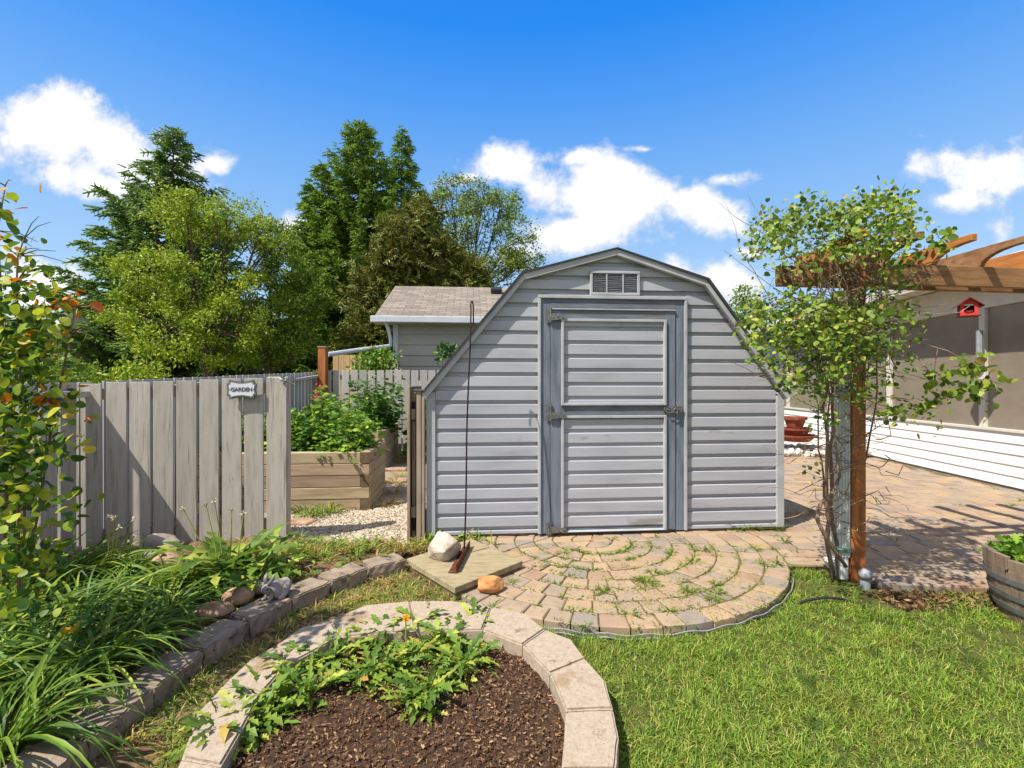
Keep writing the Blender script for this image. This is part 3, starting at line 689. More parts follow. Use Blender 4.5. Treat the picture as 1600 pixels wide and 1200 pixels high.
# ================================================================== FENCES
def fence_boards(mb, p0, p1, pitch, w, th, zt, zb, jit=.01, start=0.):
    p0, p1 = V(p0), V(p1); d = (p1 - p0); L_ = d.length; d.normalize(); n = V((-d.y, d.x, 0))
    s = start; i = 0
    while s < L_ - w * .6:
        t = s / L_; ww = w + random.uniform(-.004, .004); z1 = zt[0] + (zt[1] - zt[0]) * t + random.uniform(-jit, jit) * .4; z0 = zb[0] + (zb[1] - zb[0]) * t
        q = p0 + d * s; le = V((random.gauss(0, .002), 0, 0)); hh = z1 - z0
        mb.ob((q.x, q.y, z0), d * ww, n * th, V((0, 0, hh)) + d * random.gauss(0, .003)); s += pitch
def rail(mb, p0, p1, off, th, z0, z1, h, flat=False):
    p0, p1 = V(p0), V(p1); d = p1 - p0; n = V((-d.y, d.x, 0)).normalized()
    a = p0 + n * off; mb.ob((a.x, a.y, z0), (d.x, d.y, z1 - z0), n * th, (0, 0, h))
FR0, FR1 = V((-3.358, 3.74, 0)), V((-2.020, 3.945, 0))
ff = thing('garden_fence', 'weathered grey board fence holding the oval garden sign', 'fence', (-2.6, 3.85, 0))
mb = MB(); zt = (1.305, 1.352)
dF = (FR1 - FR0); LF = dF.length
fence_boards(mb, FR0, FR1 - dF.normalized() * .02, (LF - .02 - .146) / 7.0 - .0001, .146, .019, zt, (-.12, -.02)); mb.build('boards', K['fence'], ff, bevel=.002)
mb = MB(); rail(mb, FR0, FR1, .021, .038, 1.17, 1.225, .088); rail(mb, FR0, FR1, .021, .038, .06, .10, .088); split(mb, 'rail', K['rawwood'], ff, bevel=.003)
dFn = dF.normalized(); nF = V((-dFn.y, dFn.x, 0)); pq = FR1 + dFn * .002
mb = MB(); mb.ob((pq.x, pq.y, -.1), dFn * .155, nF * .021, (0, 0, 1.455))
mb.ob((pq.x + nF.x * .023, pq.y + nF.y * .023, -.1), dFn * .16, nF * .085, (0, 0, 1.46))
split(mb, 'post', K['fence'], ff, bevel=.003)
mb = MB(); lp = pq + dFn * .135 - nF * .01; lz = 1.3 + 8 / F_ * 3.95
mb.ob((lp.x - .02, lp.y - .008, lz - .02), (.03, .0, 0), (0, .008, 0), (0, 0, .045)); mb.tube([(lp.x - .02, lp.y - .02, lz), (lp.x + .03, lp.y - .03, lz - .012), (lp.x + .10, lp.y - .01, lz - .05)], .006, 6)
mb.tube([(lp.x + .01, lp.y - .03, lz + .02), (lp.x + .02, lp.y - .035, lz - .03)], .009, 6)
mb.build('latch', K['galv'], ff)
# side fence running towards the viewer on the left, boards catch light only on their edges
SF0, SF1 = V((-3.36, 3.86, 0)), V((-3.02, 1.9, 0))
sf = thing('side_fence', 'shaded side fence meeting the garden fence at the left corner', 'fence', (-3.2, 2.8, 0))
mb = MB(); fence_boards(mb, SF1 - V((.03, 0, 0)), SF0 - V((.03, 0, 0)), .186, .158, .019, (1.31, 1.31), (-.13, -.13)); mb.build('boards', K['fence'], sf, bevel=.002)
mb = MB(); rail(mb, SF1 + V((.03, 0, 0)), SF0 + V((.04, .02, 0)), -.0, .04, 1.195, 1.195, .05); rail(mb, SF1 + V((.03, 0, 0)), SF0 + V((.03, -.14, 0)), -.0, .04, -.02, -.04, .085)
split(mb, 'rail', K['fence'], sf, bevel=.003)
mb = MB(); mb.ob((-3.115, 2.95, -.1), (.09, 0, 0), (0, .09, 0), (0, 0, 1.29)); mb.build('post', K['fence'], sf, bevel=.004)
# boundary fence going on from the corner to the rear
bf = thing('boundary_fence', 'shaded boundary fence with sagging cap rail running back along the garden', 'fence', (-3.5, 6.2, 0))
mb = MB(); fence_boards(mb, (-3.40, 4.0, 0), (-3.62, 8.9, 0), .15, .135, .019, (1.325, 1.525), (-.1, -.1)); mb.build('boards', K['fencefar'], bf, bevel=.002)
mb = MB()
pts = [(-3.36, 4.1, 1.20), (-3.45, 5.6, 1.30), (-3.5, 6.8, 1.325), (-3.54, 7.8, 1.345), (-3.57, 8.8, 1.42)]
for a, b in zip(pts[:-1], pts[1:]): mb.ob((a[0], a[1], a[2]), V(b) - V(a), (.05, 0, 0), (0, 0, .045))
split(mb, 'rail', K['fencefar'], bf)
# rear fence with gaps, parallel to the shed
rf = thing('rear_fence', 'pale spaced picket fence across the rear in front of the garage', 'fence', (-1.6, 9.0, 0))
mb = MB(); fence_boards(mb, (-3.45, 8.82, 0), (2.2, 9.29, 0), .158, .128, .019, (1.555, 1.555), (-.1, -.1)); mb.build('boards', K['fencefar'], rf, bevel=.002)
mb = MB(); rail(mb, (-3.45, 8.82, 0), (2.2, 9.29, 0), .02, .038, 1.38, 1.38, .088); rail(mb, (-3.45, 8.82, 0), (2.2, 9.29, 0), .02, .038, .2, .2, .088); split(mb, 'rail', K['rawwood'], rf)
mb = MB(); a = WP(506, 600, 8.75); mb.ob((a.x - .09, 8.7, -.1), (.14, 0, 0), (0, .14, 0), (0, 0, 2.06))
mb.build('timber_post_mesh', K['cedar'], (tp := thing('timber_post', 'tall reddish timber post at the far garden corner', 'post', (a.x, 8.75, 0))), bevel=.006).name = 'post_shaft'
mb = MB(); mb.ob((a.x - .1, 8.69, 1.962), (.16, 0, 0), (0, .16, 0), (0, 0, .02)); mb.build('cap', K['rawwood'], tp, bevel=.004)
nbf = thing('neighbour_fence', 'brown board fence beyond the tall post left of the garage', 'fence', (-3.5, 12, 0))
mb = MB(); fence_boards(mb, (-4.55, 12.2, 0), (-2.2, 11.6, 0), .16, .15, .02, (2.05, 1.95), (-.1, -.1)); mb.build('boards', K['brownboard'], nbf)
mb = MB(); mb.box(-3.72, -3.62, 11.86, 11.94, -.1, 2.02); mb.build('post', K['brownboard'], nbf)

# gate leaf folded back, seen edge on, beside the shed
gt = thing('wooden_gate', 'weathered wooden gate swung open against the left corner of the shed', 'gate', (-.79, 4.0, 0))
gx0 = (637 - 800) / F_ * 4.0
mb = MB(); mb.ob((gx0, 3.98, -.03), (.022, 0, 0), (-.10, 1.05, 0), (0, 0, 1.31)); mb.build('boards', K['rawwood'], gt, bevel=.002)
mb = MB(); mb.ob((gx0 + .026, 4.02, .18), (.036, 0, 0), (-.1, .98, 0), (0, 0, .09)); mb.ob((gx0 + .026, 4.02, 1.0), (.036, 0, 0), (-.1, .98, 0), (0, 0, .09))
mb.ob((gx0 + .024, 4.06, -.02), (.03, 0, 0), (0, .02, 0), (0, 0, 1.25)); split(mb, 'brace', K['rawwood'], gt, bevel=.002)
mb = MB(); mb.ob((gx0 + .026, 4.03, .99), (.03, 0, 0), (0, .01, 0), (0, 0, .16)); mb.ob((gx0 + .026, 4.03, .07), (.03, 0, 0), (0, .01, 0), (0, 0, .2)); split(mb, 'hinge', K['dark_iron'], gt)
gp = thing('gate_post', 'grey brown gate post of two boards pressed to the shed corner', 'post', (-.745, 4.03, 0))
mb = MB(); mb.ob((gx0 + .077, 3.985, -.04), (.037, 0, 0), (-.005, .08, 0), (0, 0, 1.285)); mb.ob((gx0 + .1165, 3.99, -.04), (.026, 0, 0), (-.005, .08, 0), (0, 0, 1.285)); split(mb, 'post_boards', K['rawwood'], gp, bevel=.003)
mb = MB(); mb.ob((gx0 + .06, 3.97, 1.2455), (.088, 0, 0), (-.005, .12, 0), (0, 0, .012)); mb.build('cap', K['galv'], gp)

# GARDEN sign
sx = FR0 + dFn * ((WP(380, 600, 3.9).x - FR0.x) / dFn.x); sg = thing('garden_sign', 'white scalloped enamel sign reading GARDEN on the grey fence', 'sign', (sx.x, sx.y - .035, 1.255), math.atan2(dFn.y, dFn.x))
def plaque(w, h):
    pts = []
    n = 9
    def arc(cx, cy, r, a0, a1, k=5): return [(cx + r * math.cos(R_(a0 + (a1 - a0) * i / k)), cy + r * math.sin(R_(a0 + (a1 - a0) * i / k))) for i in range(k + 1)]
    hw, hh = w / 2, h / 2; r = h * .17
    for t in np.linspace(0, 1, n): pts.append((-hw * .72 + 1.44 * hw * t, hh - h * .10 * math.sin(math.pi * t)))
    pts += [(hw * .80, hh * .98), (hw * .84, hh * .72), (hw * .96, hh * .60)]
    for t in np.linspace(0, 1, 5)[1:-1]: pts.append((hw * .98 - w * .03 * math.sin(math.pi * t), hh * (.5 - 1.0 * t)))
    pts += [(hw * .96, -hh * .60), (hw * .84, -hh * .72), (hw * .80, -hh * .98)]
    for t in np.linspace(1, 0, n): pts.append((-hw * .72 + 1.44 * hw * t, -hh + h * .10 * math.sin(math.pi * t)))
    pts += [(-hw * .80, -hh * .98), (-hw * .84, -hh * .72), (-hw * .96, -hh * .60)]
    for t in np.linspace(1, 0, 5)[1:-1]: pts.append((-hw * .98 + w * .03 * math.sin(math.pi * t), hh * (.5 - 1.0 * t)))
    pts += [(-hw * .96, hh * .60), (-hw * .84, hh * .72), (-hw * .80, hh * .98)]
    return pts
for (w, h, y, m_, nm) in ((.235, .155, 0, 'signdark', 'backplate'), (.222, .142, -.004, 'signgreen', 'border'), (.2, .112, -.007, 'signface', 'face')):
    mb = MB(); mb.extr([(a, y, b) for a, b in plaque(w, h)], (0, -.005, 0)); mb.build(nm, K[m_], sg, world=False)
tcu = bpy.data.curves.new('lettering', 'FONT'); tcu.body = 'GARDEN'; tcu.size = .04; tcu.align_x = 'CENTER'; tcu.align_y = 'CENTER'; tcu.extrude = .001; tcu.offset = .0009
to = bpy.data.objects.new('lettering_tmp', tcu); COL.objects.link(to)
bpy.context.view_layer.update(); dg = bpy.context.evaluated_depsgraph_get()
me = bpy.data.meshes.new_from_object(to.evaluated_get(dg)); bpy.data.objects.remove(to)
me.transform(Matrix.Translation((0, -.0135, 0)) @ Matrix.Rotation(R_(90), 4, 'X') @ Matrix.Diagonal((1.0, 1.1, 1, 1)))
link('lettering', me, K['signdark'], sg, world=False)
mb = MB()
for s_ in (-1, 1): mb.box(s_ * .088 - .003, s_ * .088 + .003, -.0145, -.0122, -.003, .003)
split(mb, 'dot', K['signdark'], sg, world=False)
mb = MB(); mb.box(-.01, .01, .0, .033, -.05, .05); mb.build('bracket', K['rawwood'], sg, world=False)

# ================================================================== RAISED BEDS + gravel path
q = [(-3.38, 4.0), (-1.7, 3.99), (-.8, 4.02), (-.72, 4.12), (-.95, 7.0), (-1.3, 8.95), (-3.6, 8.8)]
g = sheet('gravel_path', q, -.028, K['gravelbase']); tag(g, kind='structure')
g = sheet('gate_threshold_soil', [(-3.3, 3.4), (-.6, 3.45), (-.6, 4.1), (-.9, 4.01), (-1.7, 3.985), (-3.3, 3.9)], -.024, K['drysoil']); tag(g, kind='structure')
n = 9000; xs = rng.uniform(-2.3, -.76, n); ys = 3.98 + rng.power(1.0, n) * 1.6
k_ = ~((ys > 5.02) & (xs < -1.5)); xs, ys = xs[k_], ys[k_]
sp = Soup(); P = np.stack([xs, ys, np.full(len(xs), -.024)], 1)
sz = rng.uniform(.010, .024, len(xs)); sp.add(place(PEB[0] * np.array([1, 1.3, .7]), P, rdir(len(xs)) * [1, 1, .2], rdir(len(xs), 2), sz), PEB[1])
tag(sp.build('path_gravel', K['pebble']), kind='stuff')
dv = V((-.083, .9966, 0)); dw = V((.9966, .083, 0))
def raised_bed(name, label, corner, width, depth, n_courses, ch, z0):
    t = thing(name, label, 'raised bed', corner)
    h = n_courses * ch; th = .09
    f_ = MB(); e_ = MB()
    for k in range(n_courses):
        za = z0 + k * ch + .002; zb2 = ch - .005; j = random.uniform(-.004, .004)
        if k % 2: # front timber runs through to the corner
            a = corner - dw * width + dv * j; f_.ob((a.x, a.y, za), dw * width, dv * th, (0, 0, zb2))
            a = corner + dv * (th + .003) - dw * th; f_.ob((a.x, a.y, za), dv * (depth - th), dw * (th + j), (0, 0, zb2))
        else:
            a = corner - dw * width + dv * j; f_.ob((a.x, a.y, za), dw * (width - th - .003), dv * th, (0, 0, zb2))
            a = corner + dv * (j - .002) - dw * th; f_.ob((a.x, a.y, za), dv * depth, dw * (th + j), (0, 0, zb2))
            b = a - dv * .004; e_.ob((b.x, b.y, za + .002), dv * .004, dw * (th - .002), (0, 0, zb2 - .004))
    a = corner - dw * width + dv * (depth - .0); f_.ob((a.x, a.y, z0), dw * width, -dv * th, (0, 0, h)); a = corner - dw * width + dv * th
    f_.ob((a.x, a.y, z0), dw * th, dv * (depth - 2 * th), (0, 0, h))
    f_.build('timber', K['timber'], t, bevel=.005); split(e_, 'end_grain', K['timberend'], t)
    s_ = MB(); a = corner - dw * (width - th) + dv * th; s_.ob((a.x, a.y, z0 + .05), dw * (width - 2 * th), dv * (depth - 2 * th), (0, 0, h - .09)); s_.build('soil', K['soil'], t)
    return t
raised_bed('raised_bed', 'nearer timber raised bed full of leafy greens behind the gate opening', V((-1.5, 5.05, 0)), 1.9, .92, 5, .1235, -.03)
raised_bed('raised_bed', 'farther timber raised bed set back against the rear fence', V((-1.965, 7.4, 0)), 1.45, 1.4, 5, .1235, -.03)

# ================================================================== STONE EDGED BEDS
ZS = .065
def TP(px, py, z=ZS): return GP(px, py, z)
def stone(o0, om, o1, i1, i0, zt, zb=-.1, bv=.008, jit=.003, sub=2):
    """one cast edging stone, top outline o0-om-o1-i1-i0, shared corners pulled apart slightly and surface roughened"""
    pts = [V(p) for p in (o0, om, o1, i1, i0)]; c = sum(pts, V()) / 5
    bm = bmesh.new(); k = 5; ins = [p + (c - p).normalized() * .0025 for p in pts]
    tv = [bm.verts.new((p.x, p.y, zt)) for p in ins]; bv_ = [bm.verts.new((p.x, p.y, zb)) for p in ins]
    bm.faces.new(tv); bm.faces.new(bv_[::-1])
    for i in range(k): j = (i + 1) % k; bm.faces.new((bv_[i], bv_[j], tv[j], tv[i]))
    bmesh.ops.recalc_face_normals(bm, faces=bm.faces[:])
    bmesh.ops.bevel(bm, geom=[e for e in bm.edges if all(v.co.z > zt - .001 for v in e.verts)] , offset=bv, segments=2, affect='EDGES')
    bmesh.ops.triangulate(bm, faces=[f for f in bm.faces if len(f.verts) > 4])
    for _ in range(sub): bmesh.ops.subdivide_edges(bm, edges=[e for e in bm.edges if e.calc_length() > .035], cuts=1, use_grid_fill=True)
    for v in bm.verts:
        nz = mnoise.noise_vector(v.co * 22) * jit + mnoise.noise_vector(v.co * 60) * jit * .5; v.co += nz * V((1, 1, .35)) if False else V((nz.x, nz.y, nz.z * .35))
    return bm
edge = thing('bed_edging', 'curved border of buff edging stones around the round flower bed', 'stone border', (0, 2.2, 0))
J = [((255, 1290), (330, 1300)), ((283, 1185), (345, 1196)), ((352, 1066), (408, 1084)), ((428, 1009), (449, 1038)), ((514, 968), (534, 994)), ((640, 938), (650, 984)),
     ((768, 947), (754, 984)), ((852, 982), (816, 1007)), ((915, 1028), (858, 1051)), ((958, 1106), (884, 1109)), ((962, 1200), (876, 1200)), ((925, 1330), (840, 1310))]
mids = [(262, 1235), (308, 1112), (388, 1032), (470, 980), (572, 944), (706, 938), (822, 958), (893, 997), (946, 1062), (968, 1150), (955, 1260)]
inner_poly = []
for i in range(len(J) - 1):
    (o0, i0), (o1, i1) = J[i], J[i + 1]
    bm = stone(TP(*o0), TP(*mids[i]), TP(*o1), TP(*i1), TP(*i0), ZS + random.uniform(-.004, .004), sub=2)
    me = bpy.data.meshes.new('edging_stone'); bm.to_mesh(me); bm.free()
    link('edging_stone', me, K['edging'], edge, smooth=False)
inner_poly = [TP(*j[1]) for j in J]; outer_poly = [TP(*j[0]) for j in J]
soilpts = [(p.x, p.y) for p in inner_poly]
# mound of soil
c = V((-.12, 1.95, 0)); bm = bmesh.new()
xs_ = np.linspace(-1.3, .5, 90); ys_ = np.linspace(1.1, 2.75, 84); grid = {}
mid_poly = [(a + b) / 2 for a, b in zip(inner_poly, outer_poly)]; mp_ = [(p.x, p.y) for p in mid_poly]
vs = {}
for i, x in enumerate(xs_):
    for j, y in enumerate(ys_):
        if inpoly([x], [y], mp_)[0]:
            vs[i, j] = bm.verts.new((x, y, .0 + .012 * mnoise.noise((x * 9, y * 9, 0)) + .010 * mnoise.noise((x * 30, y * 30, 3)) + .006 * mnoise.noise((x * 80, y * 80, 5))))
for (i, j) in list(vs):
    if all(k in vs for k in ((i + 1, j), (i + 1, j + 1), (i, j + 1))): bm.faces.new((vs[i, j], vs[i + 1, j], vs[i + 1, j + 1], vs[i, j + 1]))
me = bpy.data.meshes.new('bed_soil'); bm.to_mesh(me); bm.free(); tag(link('bed_soil', me, K['soil'], smooth=True), kind='structure')
n = 26000; xs = rng.uniform(-1.2, .45, n); ys = rng.uniform(1.3, 2.7, n); k_ = inpoly(xs, ys, soilpts); xs, ys = xs[k_], ys[k_]
P = np.stack([xs, ys, rng.uniform(-.002, .014, len(xs))], 1); sp = Soup()
CH_ = (np.array([(-.22, 0, 0), (.10, .1, .03), (.26, .8, .05), (-.06, 1, 0)]), np.array([(0, 1, 2, 3)]))
sp.add(place(CH_[0], P, rdir(len(xs)) * [1, 1, .25], rdir(len(xs), 1.5), rng.uniform(.005, .02, len(xs))), CH_[1]); tag(sp.build('bark_chips', K['chip']), kind='stuff')

n = 1000; P = []
for k in range(n):
    i = rng.integers(0, len(J) - 1); t, u = rng.random(), rng.random() ** (2.2 if k % 2 else .6); a = inner_poly[i].lerp(inner_poly[i + 1], t); b = outer_poly[i].lerp(outer_poly[i + 1], t); P.append(tuple(V(a.lerp(b, u)) + V((0, 0, .004 - 0))))
P = np.array(P); P[:, 2] = ZS + .004; sp = Soup(); sp.add(place(CH_[0], P, rdir(n) * [1, 1, .1], rdir(n, 3), rng.uniform(.002, .006, n)), CH_[1]); tag(sp.build('soil_crumbs', K['dryweed']), kind='stuff')
# retaining wall of concrete blocks, front edge from photo
ZW = .07
wf = [GP(x, y, ZW) for x, y in ((20, 1260), (90, 1190), (162, 1133), (217, 1089), (277, 1049), (312, 1019), (355, 991), (392, 969), (438, 945), (468, 929), (510, 911), (532, 903), (574, 887), (604, 881), (636, 873))]
wall = thing('retaining_wall', 'low curved wall of dark weathered concrete blocks edging the lily bed', 'garden wall', (-1.4, 2.6, 0))
def resamp(pts, step):
    out_ = [pts[0]]; acc = 0
    cum = [0]
    for a, b in zip(pts[:-1], pts[1:]): cum.append(cum[-1] + (b - a).length)
    n_ = max(2, round(cum[-1] / step)); res = []
    for i in range(n_ + 1):
        s = cum[-1] * i / n_; k = max(j for j in range(len(cum)) if cum[j] <= s + 1e-9); k = min(k, len(pts) - 2)
        res.append(pts[k].lerp(pts[k + 1], (s - cum[k]) / max(cum[k + 1] - cum[k], 1e-9)))
    return res
rs = resamp(wf, .29); wallback = []
for i in range(len(rs) - 1):
    a, b = rs[i], rs[i + 1]; d = (b - a).normalized(); n_ = V((-d.y, d.x, 0)); dp = .175
    o0, o1 = a + d * .003, b - d * .003; om = (o0 + o1) / 2 - n_ * .012
    bm = stone(o0, om, o1, o1 + n_ * dp - d * .012, o0 + n_ * dp + d * .012, ZW + random.uniform(-.003, .003), -.12, .007, .013, 2)
    me = bpy.data.meshes.new('wall_block'); bm.to_mesh(me); bm.free(); link('wall_block', me, K['concrete'], wall)
    wallback.append(a + n_ * .16)
wallback.append(rs[-1] + n_ * .16)
wp = [(p.x, p.y) for p in wallback] + [(-.75, 3.75), (-1.7, 3.98), (-3.34, 3.76), (-3.0, 1.6), (-2.6, 1.2)]
bm = bmesh.new(); vs = {}; xs_ = np.linspace(-3.4, -.7, 90); ys_ = np.linspace(1.2, 4.0, 90)
for i, x in enumerate(xs_):
    for j, y in enumerate(ys_):
        if inpoly([x], [y], wp)[0]:
            vs[i, j] = bm.verts.new((x, y, .028 + .02 * mnoise.noise((x * 4, y * 4, 0)) + .012 * mnoise.noise((x * 25, y * 25, 3))))
for (i, j) in list(vs):
    if all(k in vs for k in ((i + 1, j), (i + 1, j + 1), (i, j + 1))): bm.faces.new((vs[i, j], vs[i + 1, j], vs[i + 1, j + 1], vs[i, j + 1]))
me = bpy.data.meshes.new('lily_bed_soil'); bm.to_mesh(me); bm.free(); tag(link('lily_bed_soil', me, K['drysoil'], smooth=True), kind='structure')
# dry strip between the two beds
strip_poly = [(p.x, p.y) for p in (rs[1:])] + [(-.55, 3.35), (-.36, 2.95)] + [(p.x, p.y) for p in outer_poly[:7]][::-1]
g = sheet('dry_soil_strip', strip_poly, -.022, K['drysoil']); tag(g, kind='structure')

# ================================================================== ROCKS, BOARD, POLE
def rock(name, label, c, sz, seed, material, cuts=9, sub=3, rough=.05, rz=0, flat=0.):
    r = random.Random(seed); bm = bmesh.new(); bmesh.ops.create_icosphere(bm, subdivisions=sub, radius=1)
    for _ in range(cuts):
        d = V((r.gauss(0, 1), r.gauss(0, 1), r.gauss(0, 1))).normalized(); h = r.uniform(.55, .85)
        for v in bm.verts:
            t = v.co.dot(d) - h
            if t > 0: v.co -= d * t
    M = Matrix.Rotation(rz, 3, 'Z')
    zmin = 1e9
    for v in bm.verts:
        v.co += mnoise.noise_vector(v.co * 2.5 + V((seed, 0, 0))) * rough + mnoise.noise_vector(v.co * 8 + V((seed, 0, 0))) * rough * .35
        p = M @ V((v.co.x * sz[0], v.co.y * sz[1], v.co.z * sz[2])); v.co = p; zmin = min(zmin, p.z)
    for v in bm.verts: v.co.z = max(v.co.z - zmin - sz[2] * .12, -.0)
    me = bpy.data.meshes.new(name); bm.to_mesh(me); bm.free(); o = link(name, me, material, smooth=(cuts < 6)); o.location = c
    return tag(o, label, 'rock')
bl, bfv, br = GP(635, 873, .06), GP(710.6, 918, .06), GP(816.6, 876, .06); bb = bl + br - bfv
board = thing('wooden_board', 'square slab of two weathered greenish planks lying on the pavers', 'board', bfv)
def lp(a, b, t): return a.lerp(b, t)
s1_, s2_ = lp(br, bb, .33), lp(bl, bfv, .12)
mb = MB(); mb.prism([(p.x, p.y) for p in (bl, s2_, s1_, bb)][::1], .022, .06); mb.build('plank', K['plank'], board, bevel=.003)
e = (s1_ - s2_).normalized() * 0; off = V((.001, -.006, 0))
mb = MB(); mb.prism([(p.x, p.y) for p in (s2_ + off, bfv, br, s1_ + off)], .020, .0595); mb.build('plank', K['plank'], board, bevel=.003)
cen = (bl + bfv + br + bb) / 4
mb = MB(); mb.prism([((p.x - cen.x) * .965 + cen.x, (p.y - cen.y) * .965 + cen.y) for p in (bl, bfv, br, bb)], -.02, .017); mb.build('batten', K['timberend'], board, bevel=.003)
def hullrock(name, label, pts, material, rough=.006, cat='rock'):
    bm = bmesh.new(); [bm.verts.new(p) for p in pts]; bmesh.ops.convex_hull(bm, input=bm.verts[:])
    bmesh.ops.delete(bm, geom=[v for v in bm.verts if not v.link_faces], context='VERTS')
    bmesh.ops.bevel(bm, geom=bm.edges[:], offset=.006, segments=1, affect='EDGES')
    bmesh.ops.triangulate(bm, faces=bm.faces[:])
    for _ in range(3): bmesh.ops.subdivide_edges(bm, edges=[e for e in bm.edges if e.calc_length() > .02], cuts=1); bmesh.ops.triangulate(bm, faces=bm.faces[:])
    for v in bm.verts: v.co += mnoise.noise_vector(v.co * 12) * rough + mnoise.noise_vector(v.co * 35) * rough * .4
    me = bpy.data.meshes.new(name); bm.to_mesh(me); bm.free(); return tag(link(name, me, material), label, cat)
def RK(px, py, D): return WP(px, py, D)
hullrock('rock', 'big angular white rock resting on the wooden board', [RK(668, 873, 3.42), RK(690, 882, 3.36), RK(671, 850, 3.38), RK(684, 830, 3.46), RK(702, 834, 3.44), RK(716, 845, 3.4), RK(722, 852, 3.46), RK(716, 866, 3.44),
    RK(703, 876, 3.36), RK(680, 880, 3.6), RK(716, 866, 3.62), RK(690, 833, 3.62), RK(668, 868, 3.58), RK(694, 862, 3.3), RK(676, 862, 3.34)], K['whiterock'])
o = rock('rock', 'rounded orange tan rock on the pavers in front of the board', GP(765, 924, 0), (.098, .062, .052), 5, K['orangerock'], 4, 4, .05, -.05)
rock('rock', 'small flat white rock on the soil left of the gate opening', GP(584, 856, -.02), (.085, .06, .06), 9, K['whiterock'], 9, 3, .06)
rock('rock', 'pinkish river rock beside the front paws of the rabbit statue', GP(372, 943, .05), (.085, .055, .05), 21, K['riverrock'], 2, 3, .05, .3)
rock('rock', 'grey river rock directly behind the rabbit statue', GP(402, 927, .05), (.07, .06, .05), 22, K['greyrock'], 2, 3, .05, 0)
rock('rock', 'elongated brown rock on the lily bed edge under the leaf tips', GP(335, 963, .05), (.10, .05, .04), 23, K['riverrock'], 2, 3, .05, .2)
rock('rock', 'tiny pale pebble between the lily leaves and the pink river rock', GP(352, 950, .05), (.035, .025, .022), 24, K['greyrock'], 2, 3, .05, .2)
rock('rock', 'large reddish rock half hidden behind the dark lily leaves', GP(262, 905, .03), (.13, .09, .10), 25, K['riverrock'], 5, 3, .06, -.4)
rock('rock', 'grey boulder against the foot of the garden fence', GP(252, 880, .02), (.12, .10, .13), 26, K['greyrock'], 5, 3, .06, .3)
rock('rock', 'square cut grey stone among the lily leaves near the fence', GP(218, 890, .02), (.11, .07, .09), 27, K['greyrock'], 12, 3, .02, .1)
rock('rock', 'flat pink rock under the tall dandelion stems', GP(305, 905, .03), (.10, .07, .05), 28, K['riverrock'], 4, 3, .05, .5)
rock('rock', 'small grey stone among dry weeds right of the dandelions', GP(434, 882, .03), (.05, .04, .035), 29, K['greyrock'], 4, 3, .05, .5)
mb = MB(); a, b = GP(712, 896, .0605), GP(735, 852, .0605); b = a + (b - a) * .92; d = (b - a); n_ = V((d.y, -d.x, 0)).normalized()
ai = thing('angle_iron', 'rusty angle iron lying across the wooden board', 'metal bar', a)
mb.ob(a, d, n_ * -.05, (0, 0, .005)); mb.build('flange', K['rust'], ai)
mb = MB(); mb.ob(a + n_ * .001, d, n_ * .005, (0, 0, .055)); mb.build('web', K['rust'], ai, bevel=.001)
# shepherd hook pole, leaning back
pole = thing('plant_hook_pole', 'tall thin rusty shepherd hook pole standing by the white rock', 'pole', (-.35, 3.5, .06))
pb_, pt_ = GP(725, 866, .06), WP(735.5, 480, 3.68)
pts = [pb_.lerp(pt_, t) + V((.004 * math.sin(t * 9), 0, 0)) for t in np.linspace(0, 1, 14)]
mb = MB(); mb.tube(pts, .0062, 7); mb.build('shaft', K['dark_iron'], pole, smooth=True)
hp = [pt_ + V((.012 * (1 - math.cos(a)) * .5, .05 * (1 - math.cos(a)), .055 * math.sin(a))) for a in np.linspace(0, math.pi, 9)] + [pt_ + V((.012, .105, -.12))]
mb = MB(); mb.tube(hp, .0055, 7); mb.build('hook', K['dark_iron'], pole, smooth=True)

# ================================================================== RABBIT STATUE
def skin_obj(name, verts, edges, radii, material, parent, sub=2, root=0, world=True):
    me = bpy.data.meshes.new(name); me.from_pydata([tuple(v) for v in verts], edges, [])
    o = bpy.data.objects.new(name + '_tmp', me); COL.objects.link(o)
    sk = o.modifiers.new('skin', 'SKIN'); sk.use_smooth_shade = True
    for i, r in enumerate(radii):
        rr = r if hasattr(r, '__len__') else (r, r); me.skin_vertices[0].data[i].radius = rr
    me.skin_vertices[0].data[root].use_root = True
    ss = o.modifiers.new('sub', 'SUBSURF'); ss.levels = sub; ss.render_levels = sub
    bpy.context.view_layer.update(); dg = bpy.context.evaluated_depsgraph_get()
    m2 = bpy.data.meshes.new_from_object(o.evaluated_get(dg)); bpy.data.objects.remove(o)
    return link(name, m2, material, parent, world=world, smooth=True)
rb0 = GP(430, 936, ZW); rab = thing('rabbit_statue', 'small grey stone rabbit statue crouching on the block wall', 'statue', rb0 + V((0, .02, .002)), R_(-120))
# local: +X nose direction
bv = [(-.050, 0, .046), (-.030, 0, .060), (-.004, 0, .064), (.024, 0, .054), (.046, 0, .066), (.066, 0, .073), (.090, 0, .058)]
be = [(i, i + 1) for i in range(6)]; br_ = [(.046, .044), (.060, .056), (.056, .054), (.042, .040), (.029, .030), (.035, .034), (.019, .021)]
bv += [(-.02, .034, .036), (-.006, .044, .014), (.024, .044, .010), (-.02, -.034, .036), (-.006, -.044, .014), (.024, -.044, .010)]
be += [(1, 7), (7, 8), (8, 9), (1, 10), (10, 11), (11, 12)]; br_ += [.036, .018, .012, .036, .018, .012]
bv += [(.04, .020, .03), (.060, .022, .011), (.080, .022, .009), (.04, -.020, .03), (.060, -.022, .011), (.080, -.022, .009)]
be += [(3, 13), (13, 14), (14, 15), (3, 16), (16, 17), (17, 18)]; br_ += [.014, .010, .009, .014, .010, .009]
bv += [(-.092, 0, .045)]; be += [(0, 19)]; br_ += [.018]
